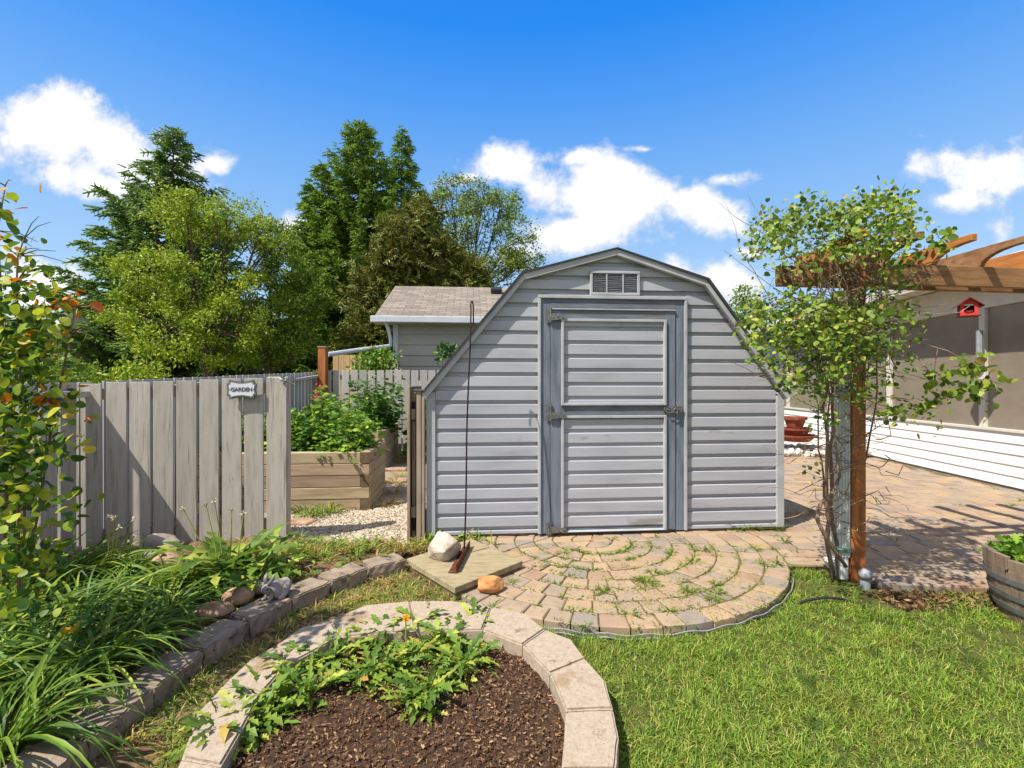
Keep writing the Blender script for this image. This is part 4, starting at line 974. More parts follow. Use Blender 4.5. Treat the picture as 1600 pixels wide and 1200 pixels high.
body = skin_obj('body', bv, be, br_, K['bunny'], rab, 2, 2, world=False)
for s_ in (-1, 1):
    mb = MB(); pts = [(.060, s_ * .014, .094), (.053, s_ * .024, .116), (.044, s_ * .031, .136), (.038, s_ * .034, .150)]
    mb.tube(pts, [.008, .0125, .010, .002], 10); mb.build('ear', K['bunny'], rab, world=False, smooth=True)
    mb = MB(); mb.lathe((.076, s_ * .0285, .076), [(0, -.005), (.0035, -.0035), (.005, 0), (.0035, .0035), (0, .005)], 10); mb.build('eye', K['dark_iron'], rab, world=False, smooth=True)

# ================================================================== PERGOLA
BD = V((1, .126, 0)).normalized(); BN = V((-BD.y, BD.x, 0))
per = thing('pergola', 'stained cedar pergola with curved rafter tails on a single square post', 'pergola', (2.37, 3.27, -.05))
mb = MB(); mb.box(2.312, 2.408, 3.26, 3.356, -.1, 2.12); mb.build('post', K['cedar'], per, bevel=.006)
b0 = V((1.905, 3.20, 1.985))
mb = MB(); mb.ob(b0, BD * 3.6, BN * .038, (0, 0, .142)); mb.build('beam', K['cedar_old'], per, bevel=.004)
b1 = b0 + BN * .150 - BD * .03; mb = MB(); mb.ob(b1, BD * 3.6, BN * .038, (0, 0, .142)); mb.build('beam', K['cedar_old'], per, bevel=.004)
rd = V((.03, -1, 0)).normalized(); rn = V((1, .03, 0)).normalized()
xs = [2.165 + .375 * i for i in range(8)]
for i, x in enumerate(xs):
    base = V((x, 3.2 + (x - 1.9) * .126, 2.129)); hh = .128; prof = []
    L1 = .262
    prof += [(-.42, 0), (.0, 0)]
    for t in np.linspace(0, 1, 7)[1:]: a = t * math.pi / 2; prof.append((.0 + L1 * (1 - math.cos(a)), .084 * math.sin(a)))
    prof += [(L1 + .014, .084), (L1 + .014, hh), (-.42, hh)]
    mb = MB(); mb.extr([base + rd * p + V((0, 0, q_)) for p, q_ in [((-.85 if p < -.4 and i > 2 else p), q_) for p, q_ in prof]], rn * .038)  # later rafters lengthened unseen behind the beam to broaden the patio shadow
    mb.build('rafter', K['cedar_old'] if i % 2 else K['rafter'], per, bevel=.003)
# second pergola post to the right (outside the frame)
mb = MB(); mb.box(5.0, 5.1, 3.62, 3.72, -.1, 2.3 - .18); mb.build('post', K['cedar'], per, bevel=.006)
ds = thing('downspout', 'pale grey green downspout strapped beside the cedar post', 'downspout', (2.26, 3.29, 0))
mb = MB(); 
for (x0, x1, y0, y1, z0, z1) in ((2.212, 2.304, 3.265, 3.335, .12, 1.93),): mb.box(x0, x1, y0, y1, z0, z1)
for k in range(4): mb.box(2.222 + k * .021, 2.231 + k * .021, 3.258, 3.265, .12, 1.93)
mb.build('pipe', K['spout'], ds, bevel=.006)
mb = MB(); mb.box(2.235, 2.300, 3.27, 3.33, -.04, .118); mb.build('lower_pipe', K['spout'], ds, bevel=.01)
mb = MB(); mb.box(2.206, 2.311, 3.250, 3.34, .155, .185); mb.build('strap', K['galv'], ds, bevel=.002)
mb = MB(); a = GP(1300, 892, -.03); 
mb.extr([(a.x - .02, a.y - .05, -.02), (a.x + .09, a.y - .04, .0), (a.x + .09, a.y - .03, .07), (a.x - .06, a.y - .05, .055)], (0, .08, 0))
mb.build('elbow', K['roofmetal'], ds, bevel=.01)
pc = GP(1352, 918, -.04); pi = thing('capped_pipe', 'grey capped plastic pipe stub at the foot of the cedar post', 'pipe', pc)
mb = MB(); mb.lathe((0, 0, 0), [(.030, -.03), (.030, .062)], 20); mb.build('pipe', K['pipe'], pi, world=False, smooth=True)
mb = MB(); mb.lathe((0, 0, 0), [(.030, .062), (.038, .062), (.038, .098), (.03, .112), (.016, .124), (0, .127)], 20); mb.build('cap', K['pipe'], pi, world=False, smooth=True)
# cable and drip hose along the patio edge
def edgepts(r, a0, a1, n, z): return [(PC.x + r * math.cos(R_(a)), PC.y + r * math.sin(R_(a)), z + .006 * math.sin(a * .7)) for a in np.linspace(a0, a1, n)]
mb = MB(); mb.tube(edgepts(PR + .022, -128, -28, 60, -.03), .0038, 6); tag(mb.build('cable', K['cable'], smooth=True), 'thin grey cable following the round patio edge', 'cable')
mb = MB(); mb.tube(edgepts(PR + .04, -127, -85, 30, -.043), .0045, 6); tag(mb.build('conduit', K['cable'], smooth=True), 'second grey conduit lying below the cable at the patio edge', 'conduit')
mb = MB(); hpts = [GP(1165, 972, -.05), GP(1190, 966, -.045), GP(1215, 956, -.05), GP(1240, 946, -.06), GP(1262, 938, -.02), GP(1290, 934, -.015), GP(1315, 936, -.02), GP(1335, 942, -.05), GP(1345, 948, -.07)]
mb.tube([p + V((0, 0, .002)) for p in hpts], .008, 8); tag(mb.build('drip_hose', K['black'], smooth=True), 'black drip hose looping over the soil by the post', 'hose')

# ================================================================== PORCH AND HOUSE AT RIGHT
po = thing('screened_porch', 'white sided house wing with long screened porch beyond the patio', 'porch', HB)
def HP(s, o, z): p = HB + HW * s + HNm * o; return V((p.x, p.y, z))
mb = MB(); Z0 = .03; pz = .134
for k in range(5):
    z = Z0 + k * pz; z1 = z + pz
    a, b = -4.0, 10.0
    mb.poly([HP(a, .018, z), HP(b, .018, z), HP(b, .004, z1), HP(a, .004, z1)][::-1]); mb.poly([HP(a, .004, z), HP(b, .004, z), HP(b, .018, z), HP(a, .018, z)][::-1])
mb.build('siding', K['white'], po)
mb = MB(); mb.ob(HP(-4, .03, .70), HW * 14, -HNm * .12, (0, 0, .035)); mb.build('sill', K['porchtrim'], po, bevel=.003)
mb = MB(); mb.ob(HP(-4, .0, -.1), HW * 14, -HNm * .1, (0, 0, .8)); mb.build('skirt_wall', K['stucco'], po)
sv = lambda u: (5.624 / (u - .096) - 5.79) / .9954
ps = [-1.25 + 1.81 * i - .0 for i in range(7)]; ps = [sv((1535 - 800) / F_) + 1.81 * (i - 2) for i in range(8)]
for s in ps: mb = MB(); mb.ob(HP(s - .045, .012, .735), HW * .09, -HNm * .09, (0, 0, 1.6)); mb.build('post', K['porchtrim'], po, bevel=.004)
for a, b in zip(ps[:-1], ps[1:]): mb = MB(); mb.ob(HP(a + .047, -.03, .737), HW * (b - a - .094), -HNm * .006, (0, 0, 1.56)); mb.build('screen', K['screen'], po)
mb = MB(); mb.ob(HP(-4, .02, 2.30), HW * 14, -HNm * .14, (0, 0, .36)); mb.build('header', K['porchtrim'], po)
mb = MB(); mb.ob(HP(-4, -2.2, -.1), HW * 14, -HNm * .1, (0, 0, 2.75)); mb.build('inner_wall', K['interior'], po)
iw = MB(); 
for s in (-.6, .6, 2.1, 3.6, 5.4, 7.2):
    iw.ob(HP(s, -2.19, 1.05), HW * .9, HNm * .03, (0, 0, .95))
split(iw, 'inner_window', K['darkglass'], po)
iw = MB()
for s in (-.6, .6, 2.1, 3.6, 5.4, 7.2):
    for (a, b, z0, z1) in ((-.06, 0, .99, 2.06), (.9, .96, .99, 2.06), (0, .9, .99, 1.05), (0, .9, 2.0, 2.06)): iw.ob(HP(s + a, -2.185, z0), HW * (b - a), HNm * .05, (0, 0, z1 - z0))
iw.build('window_trim', K['white'], po)
mb = MB(); mb.ob(HP(-4, -.1, -.05), HW * 14, -HNm * 2.1, (0, 0, .1)); mb.build('porch_floor', K['stucco'], po)
# roof: low slope panel with ribs, fascia, soffit
rz0, rz1 = 2.73, 3.05; ro, ri_ = .40, -2.7
mb = MB(); mb.poly([HP(-4, ro, rz0 + .045), HP(10.2, ro, rz0 + .045), HP(10.2, ri_, rz1 + .045), HP(-4, ri_, rz1 + .045)][::-1]); mb.poly([HP(-4, ro, rz0), HP(10.2, ro, rz0), HP(10.2, ri_, rz1), HP(-4, ri_, rz1)])
for s in np.arange(-4, 10.2, .2): mb.ob(HP(s, ro, rz0 + .047), HW * .03, HP(0, ri_, rz1) - HP(0, ro, rz0), (0, 0, .02))
mb.build('roof', K['roofmetal'], po)
mb = MB(); mb.ob(HP(-4, ro + .003, rz0 - .09), HW * 14.2, HNm * .06, (0, 0, .15)); mb.build('gutter', K['porchtrim'], po, bevel=.01)
mb = MB(); mb.poly([HP(-4, ro, rz0 - .05), HP(10.2, ro, rz0 - .05), HP(10.2, -.02, rz0 - .055), HP(-4, -.02, rz0 - .055)]); mb.build('soffit', K['porchtrim'], po)
# porch downspout near birdhouse
mb = MB(); a = HP(ps[2] - .02, .06, 0); mb.tube([HP(ps[2] - .08, .10, 2.0), HP(ps[2] - .08, .10, 1.62)], .035, 8); mb.build('short_downspout', K['pipe'], po)
bh = thing('birdhouse', 'little red birdhouse with a pitched roof on the porch post', 'birdhouse', WP(1512, 494, 5.9), R_(-32)); bh.scale = (.72, .72, .72); MW[bh] = MW[bh]
mb = MB(); w_ = .115
mb.box(-w_, w_, -.10, -.09, 0, .05); mb.box(-w_, -w_ + .05, -.10, -.09, .05, .19); mb.box(w_ - .05, w_, -.10, -.09, .05, .19); mb.extr([(-w_, -.10, .19), (w_, -.10, .19), (0, -.10, .29)], (0, .01, 0))
mb.build('front', K['red'], bh, world=False)
mb = MB(); mb.box(-w_, -w_ + .01, -.09, .1, 0, .19); mb.box(w_ - .01, w_, -.09, .1, 0, .19); mb.box(-w_ + .01, w_ - .01, .09, .1, 0, .19); mb.box(-.14, .14, -.16, .12, -.012, 0); mb.box(-.045, .045, -.11, -.1, .05, .085); mb.build('box', K['darkred'], bh, world=False)
mb = MB(); 
for s_ in (-1, 1): mb.extr([(0, -.16, .31), (s_ * .18, -.16, .16), (s_ * .18, -.16, .145), (0, -.16, .29)][::s_], (0, .3, 0))
mb.build('roof', K['darkred'], bh, world=False)
# white rocks and pots by the porch
ptx = GP(1258, 708, .0)
n = 1500; xs = rng.uniform(4.6, 6.9, n); ys = rng.uniform(8.6, 10.6, n); P = np.stack([xs, ys, .02 + .07 * rng.random(n)], 1); sp = Soup()
sp.add(place(PEB[0] * np.array([1, 1.25, .75]), P, rdir(n), rdir(n, 1), rng.uniform(.06, .12, n)), PEB[1]); tag(sp.build('white_rock_bed', K['whitepebble']), kind='stuff')
def pot(label, c, r, h, tilt=(0, 0)):
    t = thing('clay_pot', label, 'flower pot', c, 0, 'stacked clay pots'); mb = MB()
    mb.lathe((0, 0, 0), [(0, 0), (r * .62, 0), (r * .88, h * .75), (r, h * .75), (r * 1.02, h), (r * .9, h), (r * .84, h * .8), (0, h * .7)], 20); o = mb.build('pot_body', K['terracotta'], t, world=False)
    t.rotation_euler = (tilt[0], tilt[1], 0); return t
pcn = WP(1243, 680, 8.9)
pot('wide lowest terracotta bowl of the stack near the porch', WP(1243, 689, 8.9), .36, .12); pot('middle terracotta bowl of the stack near the porch', WP(1243, 680, 8.9), .27, .14); pot('small topmost terracotta pot of the stack near the porch', WP(1242, 668, 8.9), .20, .2)

# ================================================================== BARREL PLANTER
bc = V((3.13, 2.70, ZL)); ba = thing('barrel_planter', 'weathered half barrel planter of leafy greens at the lawn edge', 'planter', bc)
mb = MB(); ns = 22; hb = .37
def br2(z): t = z / hb; return .275 + .075 * math.sin(min(1, t * .95 + .05) * math.pi / 2)
for i in range(ns):
    a0, a1 = 2 * math.pi * i / ns + .006, 2 * math.pi * (i + 1) / ns - .006; top = hb + random.uniform(-.012, .012); zs = np.linspace(0, top, 6); n0 = len(mb.v)
    for z in zs:
        for (a, rr) in ((a0, br2(z)), (a1, br2(z)), (a1, br2(z) - .028), (a0, br2(z) - .028)): mb.v.append((rr * math.cos(a), rr * math.sin(a), z))
    for k in range(5):
        for j in range(4): j2 = (j + 1) % 4; mb.f.append((n0 + 4 * k + j, n0 + 4 * k + j2, n0 + 4 * k + 4 + j2, n0 + 4 * k + 4 + j))
    mb.f.append((n0 + 20, n0 + 21, n0 + 22, n0 + 23))
mb.build('staves', K['barrel'], ba, world=False, bevel=.003)
for z in (.06, .135, .225):
    mb = MB(); mb.lathe((0, 0, 0), [(br2(z) + .001, z), (br2(z) + .005, z), (br2(z + .032) + .005, z + .032), (br2(z + .032) + .001, z + .032)], 40); mb.build('hoop', K['hoop'], ba, world=False, smooth=False)
mb = MB(); mb.lathe((0, 0, 0), [(.32, .32), (0, .33)], 24); mb.build('soil', K['soil'], ba, world=False)
n = 900; r = .31 * np.sqrt(rng.random(n)); a = rng.random(n) * 6.28; P = np.stack([bc.x + r * np.cos(a), bc.y + r * np.sin(a), bc.z + .32 + rng.random(n) * .15 * (1 - (r / .36) ** 2)], 1)
sp = Soup(); sp.add(place(LOBED[0], P, rdir(n, .3), rdir(n, 1.5), rng.uniform(.03, .075, n)), LOBED[1])
for q_ in range(70):
    t = rng.random(1)[0]; 
P2 = np.stack([np.full(60, bc.x - .06) + rng.normal(0, .02, 60), np.full(60, bc.y - .02) + rng.normal(0, .02, 60), bc.z + .38 + rng.random(60) * .2], 1)
sp.add(place(OVAL[0], P2, rdir(60, .4), rdir(60, 1.5), rng.uniform(.03, .06, 60)), OVAL[1])
tag(sp.build('planter_greens', K['bedgreen']), 'bright green lobed leaf plant growing in the half barrel', 'plant')

# ================================================================== NEIGHBOUR GARAGE
ga = thing('garage', 'neighbouring beige sided garage with brown shingle roof behind the shed', 'garage', (-2.7, 11, 0), RZ)
def GW(x, y, z): return (x, y, z)
gw = 6.0
mb = MB(); pz = .245
mb2 = MB(); mb2.box(0.01, gw, 0.02, 6, -.1, 2.68); mb2.build('wall', K['garagewall'], ga, world=False)
for k in range(11):
    z = .0 + k * pz; mb.poly([(0.0, -.032, z), (gw, -.032, z), (gw, -.002, z + pz), (0.0, -.002, z + pz)]); mb.poly([(0.0, -.002, z + .0), (gw, -.002, z), (gw, -.032, z), (0, -.032, z)])
mb.build('siding', K['garagewall'], ga, world=False)
mb = MB(); mb.box(-.02, .09, -.04, .04, 0, 2.68); mb.build('corner_trim', K['gutter'], ga, world=False)
mrf = bpy.data.materials.new('brown_shingles'); mrf.use_nodes = True; nt = mrf.node_tree; N = nt.nodes; L = nt.links
tc = N.new('ShaderNodeTexCoord'); mp = N.new('ShaderNodeMapping'); mp.inputs['Scale'].default_value = (1, 1, 1); L.new(tc.outputs['Object'], mp.inputs[0])
bk = N.new('ShaderNodeTexBrick'); L.new(mp.outputs[0], bk.inputs[0]); bk.inputs['Scale'].default_value = 1; bk.inputs['Brick Width'].default_value = .33; bk.inputs['Row Height'].default_value = .16; bk.inputs['Mortar Size'].default_value = .012
bk.inputs['Color1'].default_value = C(112, 102, 92); bk.inputs['Color2'].default_value = C(142, 130, 117); bk.inputs['Mortar'].default_value = C(92, 84, 76)
nz = N.new('ShaderNodeTexNoise'); nz.inputs['Scale'].default_value = 40; nz.inputs['Detail'].default_value = 4; L.new(tc.outputs['Object'], nz.inputs[0])
mx = N.new('ShaderNodeMix'); mx.data_type = 'RGBA'; mx.blend_type = 'OVERLAY'; mx.inputs['Factor'].default_value = .5; L.new(bk.outputs[0], mx.inputs['A']); L.new(nz.outputs[0], mx.inputs['B'])
L.new(mx.outputs['Result'], N['Principled BSDF'].inputs['Base Color']); N['Principled BSDF'].inputs['Roughness'].default_value = .95
mb = MB(); e0, e1 = (-.42, -.35, 2.74), (gw + .4, -.35, 2.74); r0, r1 = (-.42, 2.85, 4.12), (gw + .4, 2.85, 4.12)
mb.poly([e0, e1, r1, r0]); b0_, b1_ = (-.42, 6.1, 2.74), (gw + .4, 6.1, 2.74); mb.poly([r0, r1, b1_, b0_]); mb.poly([(e0[0], e0[1], 2.70), (r0[0], r0[1], 4.07), (r1[0], r1[1], 4.07), (e1[0], e1[1], 2.70)])
mb.poly([e0, r0, (r0[0], r0[1], 4.07), (e0[0], e0[1], 2.70)])
mb.build('roof', mrf, ga, world=False)
mb = MB(); mb.box(-.44, gw + .4, -.47, -.352, 2.66, 2.80); mb.build('gutter', K['gutter'], ga, world=False, bevel=.01)
mb = MB(); mb.box(-.4, gw + .4, -.35, .0, 2.655, 2.68); mb.build('soffit', K['garagewall'], ga, world=False)
mb = MB(); mb.extr([(0.02, 0, 2.68), (0.02, 2.85, 4.05), (0.02, 5.9, 2.68)], (.05, 0, 0)); mb.build('gable', K['garagewall'], ga, world=False)
mb = MB(); mb.ob((2.3, 2.05, 3.80), (.3, 0, 0), (0, .25, .11), (0, -.03, .12)); mb.build('roof_vent', K['black'], ga, world=False, bevel=.01)
a = WP(608, 505, 10.75); mb = MB(); mb.tube([(a.x - .05, a.y - .1, 2.68), (a.x + .0, a.y - .05, 2.5), (a.x + .03, a.y, 2.3), (a.x + .03, a.y, 2.14)], .04, 8)
mb.tube([WP(608, 541, 10.7), WP(560, 547, 9.9), WP(512, 554, 9.2)], .045, 8); mb.build('downspout', K['gutter'], ga)

# ================================================================== FAR HOUSES
h1 = thing('house', 'grey sided bungalow with flat white fascia far left behind the shrub', 'house', (-15.5, 15, 0))
mb = MB(); mb.box(-19, -14.0, 15, 20, -.1, 3.1); mb.build('wall', K['beigefar'], h1)
mb = MB(); mb.box(-19.2, -13.6, 14.6, 20.4, 3.12, 3.38); mb.build('roof', K['roofmetal'], h1)
mb = MB(); mb.box(-15.0, -14.2, 14.93, 14.99, 1.9, 2.9)
w1 = mb.build('window', K['white'], h1); mb = MB(); mb.box(-14.93, -14.65, 14.90, 14.925, 1.97, 2.83); mb.box(-14.57, -14.27, 14.90, 14.925, 1.97, 2.83); mb.build('pane', K['darkglass'], w1)
h2 = thing('house', 'beige stucco house wall showing beneath the left conifer', 'house', (-16, 22, 0))
mb = MB(); mb.box(-20.0, -12.5, 20.5, 25, -.1, 3.2); mb.build('wall', K['stucco'], h2)
mb = MB(); mb.extr([(-20.4, 20.2, 3.2), (-12.1, 20.2, 3.2), (-16.2, 20.2, 4.6)], (0, 5.2, 0)); mb.build('roof', K['shingle'], h2)
h3 = thing('house', 'cream house with dark window seen under the trees left of the tall post', 'house', (-9.5, 22, 0))
mb = MB(); mb.box(-12.0, -6.6, 22, 26, -.1, 3.0); mb.build('wall', K['garagewall'], h3)
mb = MB(); mb.extr([(-12.4, 21.6, 3.0), (-6.2, 21.6, 3.0), (-9.3, 21.6, 4.6)], (0, 4.8, 0)); mb.build('roof', K['shingle'], h3)
mb = MB(); mb.box(-9.65, -8.6, 21.93, 21.99, 1.6, 3.0); w1 = mb.build('window', K['white'], h3); mb = MB(); mb.box(-9.57, -9.16, 21.9, 21.925, 1.7, 2.95); mb.box(-9.08, -8.68, 21.9, 21.925, 1.7, 2.95); mb.build('pane', K['darkglass'], w1)
ld = thing('ladder', 'thin dark ladder leaning on the cream house', 'ladder', (-9.9, 21, 0)); mb = MB()
mb.tube([(-10.1, 21, 0), (-9.75, 21.8, 3.0)], .03, 5); mb.tube([(-9.7, 21, 0), (-9.35, 21.8, 3.0)], .03, 5); mb.build('side_rail', K['dark_iron'], ld); mb = MB()
for k in range(1, 10): t = k / 10; mb.tube([(-10.1 + .35 * t, 21 + .8 * t, 3 * t), (-9.7 + .35 * t, 21 + .8 * t, 3 * t)], .02, 5)
mb.build('rung', K['dark_iron'], ld)
mb = MB(); mb.tube([(-10.9, 20.5, 1.75), (-8.4, 20.5, 1.70)], .05, 6); mb.tube([(-8.45, 20.5, 1.70), (-8.45, 20.5, 0)], .05, 6); mb.tube([(-10.85, 20.5, 1.70), (-10.85, 20.5, 0)], .05, 6)
tag(mb.build('rail_bar', K['dark_iron']), 'dark horizontal bar on posts in front of the cream house', 'railing')

# ================================================================== TREES
def trunk_mesh(mb, base, top, r0, r1, seg=8, wob=.06):
    n = 8; base, top = V(base), V(top); L_ = (top - base).length; o = random.uniform(0, 50)
    pts = [base.lerp(top, i / n) + mnoise.noise_vector(V((o, i * .45, 0))) * wob * L_ * .25 * (i / n) for i in range(n + 1)]
    mb.tube(pts, [r0 + (r1 - r0) * (i / n) for i in range(n + 1)], seg); return pts
def btree(name, label, base, blobs, nleaf, leafs, leafm, r0, tmpl=QUAD, clump=.35, per=26, split=1, cat='tree', bark='treebark', group=None, shell=.35, limbs=True, upn=.6):
    """blobs: (centre, (rx,ry,rz), weight)"""
    t = thing(name, label, cat, base, group=group); mb = MB(); cz = np.mean([b[0].z for b in blobs]); topb = max(blobs, key=lambda b: b[0].z)
    tp = trunk_mesh(mb, base, V((base[0] * .6 + topb[0].x * .4, base[1] * .6 + topb[0].y * .4, base[2] + (cz - base[2]) * .75)), r0, r0 * .55)
    tot = sum(b[2] for b in blobs); sp = Soup()
    for (c, r, w) in blobs:
        n_l = int(nleaf * w / tot); n_c = max(4, n_l // per)
        d = rdir(n_c); rad = (shell + (1 - shell) * rng.random(n_c)) ** .6
        cc = np.array(c)[None] + d * rad[:, None] * np.array(r)[None]
        cc = cc[cc[:, 2] > base[2] + .1]; n_c = len(cc)
        if limbs:
            j = max(2, min(len(tp) - 2, int(len(tp) * .55))); s_ = tp[random.randint(j - 1, len(tp) - 1)]; cv = V(c)
            m_ = s_.lerp(cv, .55) + V((0, 0, -.08 * (cv - s_).length)); rl = r0 * .36; mb.tube([s_, m_, cv], [rl, rl * .7, rl * .4], 6)
            for q_ in range(min(n_c, 14)):
                e_ = V(cc[q_]); st_ = m_.lerp(cv, random.random()); mb.tube([st_, st_.lerp(e_, .5) + V((0, 0, .05)), e_], [rl * .35, rl * .22, rl * .08], 4)
        pk = per
        idx = np.repeat(np.arange(n_c), pk); n = len(idx); P = cc[idx] + rng.normal(size=(n, 3)) * clump * np.array([1, 1, .75]) * rng.uniform(.6, 1.25, n_c)[idx][:, None]
        out_ = nrm(P - np.array(c)[None]); nrml = nrm(rdir(n) * .9 + out_ * .5 + np.array([0, 0, upn])); d_ = nrm(rdir(n) + out_ * .6)
        sp.add(place(tmpl[0], P, d_, nrml, leafs * rng.uniform(.6, 1.3, n)), tmpl[1])
    mb.build('trunk', K[bark], t); sp.build('crown', K[leafm], t); return t
def Bb(px, py, D, rx, ry, rd=None, w=1):
    c = WP(px, py, D); a, b = rx / F_ * D, ry / F_ * D; return (c, (a, rd if rd else a, b), w)
def conifer(name, label, base, ztop, rmax, zlow, leafm, nwh, sp_len=.36, dens=1., droop=.22, shape=.85, seed=1, lean=0.):
    t = thing(name, label, 'tree', base); r = random.Random(seed); mb = MB(); bz = base[2]; H = ztop - bz
    mb.tube([V((base[0] + lean * u, base[1], bz + H * u)) for u in (0, .3, .6, .85, 1)], [.03 * H * .6, .022 * H * .6, .013 * H * .6, .006 * H * .6, .01], 8)
    Ps = []; Ds = []; Ss = []; Ns = []
    for k in range(nwh):
        u = k / (nwh - 1); z = zlow + (ztop - zlow) * (u ** .92) ; rad = rmax * (1 - u) ** shape * (.25 + .75 * min(1, (u + .12) * 5)) + .06
        cx = base[0] + lean * (z - bz) / H
        nb = max(5, int(9 * (.5 + .5 * (1 - u)) + 2)); a0 = r.random() * 6.28
        for j in range(nb):
            a = a0 + 6.283 * (j + r.uniform(-.3, .3)) / nb; L_ = rad * r.uniform(.6, 1.22); zz = z + r.uniform(-.12, .12)
            dx, dy = math.cos(a), math.sin(a); pts = []
            for q_ in range(5): v = q_ / 4; pts.append(V((cx + dx * L_ * v, base[1] + dy * L_ * v, zz + L_ * (.10 * v - droop * math.sin(v * 2.6) + .12 * v * v * v) + (.5 * L_ * v if u > .9 else 0))))
            if L_ > .5: mb.tube(pts, [.02 + .012 * L_, .015 + .008 * L_, .012, .008, .004], 4)
            ns_ = int((3 + 7.5 * L_ / sp_len * .55) * dens)
            for q_ in range(ns_):
                v = .12 + .9 * (r.random() ** .75); v = min(v, 1); i_ = min(3, int(v * 4)); p = pts[i_].lerp(pts[i_ + 1], v * 4 - i_)
                sw = r.choice((-1, 1)) * r.uniform(.3, 1.1) * (1 - v * .5); ca, sa = math.cos(a + sw), math.sin(a + sw)
                Ps.append(tuple(p + V((r.gauss(0, .06), r.gauss(0, .06), r.gauss(0, .05))))); Ds.append((ca, sa, r.uniform(-.55, .25))); Ss.append(sp_len * r.uniform(.6, 1.2) * (.6 + .5 * (1 - u)))
                Ns.append((r.gauss(0, .9), r.gauss(0, .9), 1))
    mb.build('trunk', K['treebark'], t); sp = Soup(); sp.add(place(TUFT[0], np.array(Ps), np.array(Ds), np.array(Ns), np.array(Ss)), TUFT[1]); sp.build('crown', K[leafm], t); return t

conifer('spruce_tree', 'tallest dark spruce rising in the middle behind the garage', tuple(WP(562, 600, 22)[:2]) + (-.1,), WP(562, 196, 22).z, 3.7, .8, 'spruce', 54, .52, 1.9, .26, .66, 3)
conifer('spruce_tree', 'slim dark spruce just right of the tallest spruce', tuple(WP(628, 600, 23.5)[:2]) + (-.1,), WP(628, 207, 23.5).z, 2.3, .8, 'spruce', 44, .5, 1.6, .22, .74, 5)
conifer('spruce_tree', 'shorter dark spruce on the left side of the tallest spruce', tuple(WP(503, 600, 21.5)[:2]) + (-.1,), WP(503, 262, 21.5).z, 1.8, .6, 'spruce', 40, .5, 1.6, .22, .56, 8)
conifer('larch_tree', 'broad blue green conifer leaning behind the yellow green tree at left', tuple(WP(255, 600, 17.5)[:2]) + (-.1,), WP(278, 208, 17.5).z, 3.5, 1.4, 'larch', 40, .5, 1.5, .10, .8, 12, .4)
btree('pine_tree', 'olive brown bushy pine in front of the spruces', tuple(WP(640, 600, 16.5)[:2]) + (-.1,), [Bb(650, 400, 16.5, 52, 70, 1.4, 1.6), Bb(598, 460, 16.5, 42, 70, 1.3, 1.2), Bb(700, 430, 16.8, 34, 40, 1.1, .8), Bb(655, 500, 16.2, 60, 50, 1.4, 1),
      Bb(580, 540, 16, 40, 40, 1, .8), Bb(662, 345, 16.6, 18, 26, .5, .3), Bb(740, 440, 16.5, 22, 22, .6, .3)], 13000, .3, 'pine', .16, TUFT, .24, 20, upn=1.)
btree('elm_tree', 'sunlit yellow green leafy tree behind the garden fence', tuple(WP(335, 600, 12.5)[:2]) + (-.1,), [Bb(290, 340, 12.5, 50, 38, 1.0, 1.1), Bb(360, 345, 12.7, 48, 32, .9, .8), Bb(405, 365, 12.9, 34, 30, .7, .5), Bb(240, 430, 12.2, 62, 38, 1, 1.1), Bb(310, 435, 12.4, 60, 40, 1.1, .6),
      Bb(270, 520, 12.0, 70, 52, 1.1, 1.3), Bb(345, 520, 12.2, 62, 50, 1.1, 1.1), Bb(190, 480, 12.1, 34, 22, .6, .35), Bb(395, 470, 12.5, 40, 40, .9, .6)], 32000, .08, 'elm', .17, SIMPLE, .145, 130, shell=.5)
btree('ash_tree', 'mid green leafy tree filling the gap right of the yellow green tree', tuple(WP(415, 600, 13.8)[:2]) + (-.1,), [Bb(425, 375, 13.8, 42, 26, .8, .5), Bb(450, 430, 13.8, 45, 38, .9, .8), Bb(430, 500, 13.6, 60, 48, 1.2, 1.2), Bb(480, 480, 13.8, 32, 50, .8, .6), Bb(395, 540, 13.4, 55, 34, 1, .7),
      Bb(470, 545, 13.9, 30, 20, .8, .3)], 16000, .09, 'elmdark', .15, SIMPLE, .15, 100, shell=.5)
btree('open_tree', 'airy open branched tree between the pine and the clouds', tuple(WP(750, 600, 20)[:2]) + (-.1,), [Bb(705, 300, 20, 30, 26, 1, .5), Bb(745, 310, 20, 34, 28, 1, .7), Bb(785, 315, 20, 28, 28, 1, .5), Bb(730, 360, 20, 50, 36, 1.3, .9), Bb(800, 370, 20, 36, 34, 1.2, .7),
      Bb(770, 410, 20, 60, 30, 1.5, 1), Bb(825, 405, 20, 26, 18, .9, .35), Bb(700, 400, 20, 26, 30, 1, .4)], 12500, .12, 'open', .17, SIMPLE, .19, 60, shell=.4)
btree('distant_tree', 'small tree top showing between the shed roof and the vine', tuple(WP(1175, 600, 15)[:2]) + (-.1,), [Bb(1168, 490, 15, 20, 24, .5, 1), Bb(1162, 462, 15, 7, 14, .2, .3), Bb(1190, 520, 15, 34, 34, .9, 1)], 2600, .11, 'elmdark', .10, SIMPLE, .16, 20)
btree('shrub', 'rounded green bush above the fence behind the left shrub', tuple(WP(90, 600, 7.5)[:2]) + (-.1,), [Bb(80, 583, 7.5, 48, 24, .6, 1), Bb(45, 560, 7.6, 40, 22, .6, .6), Bb(110, 590, 7.3, 30, 16, .5, .5)], 5000, .06, 'elmdark', .03, SIMPLE, .09, 24, cat='bush')
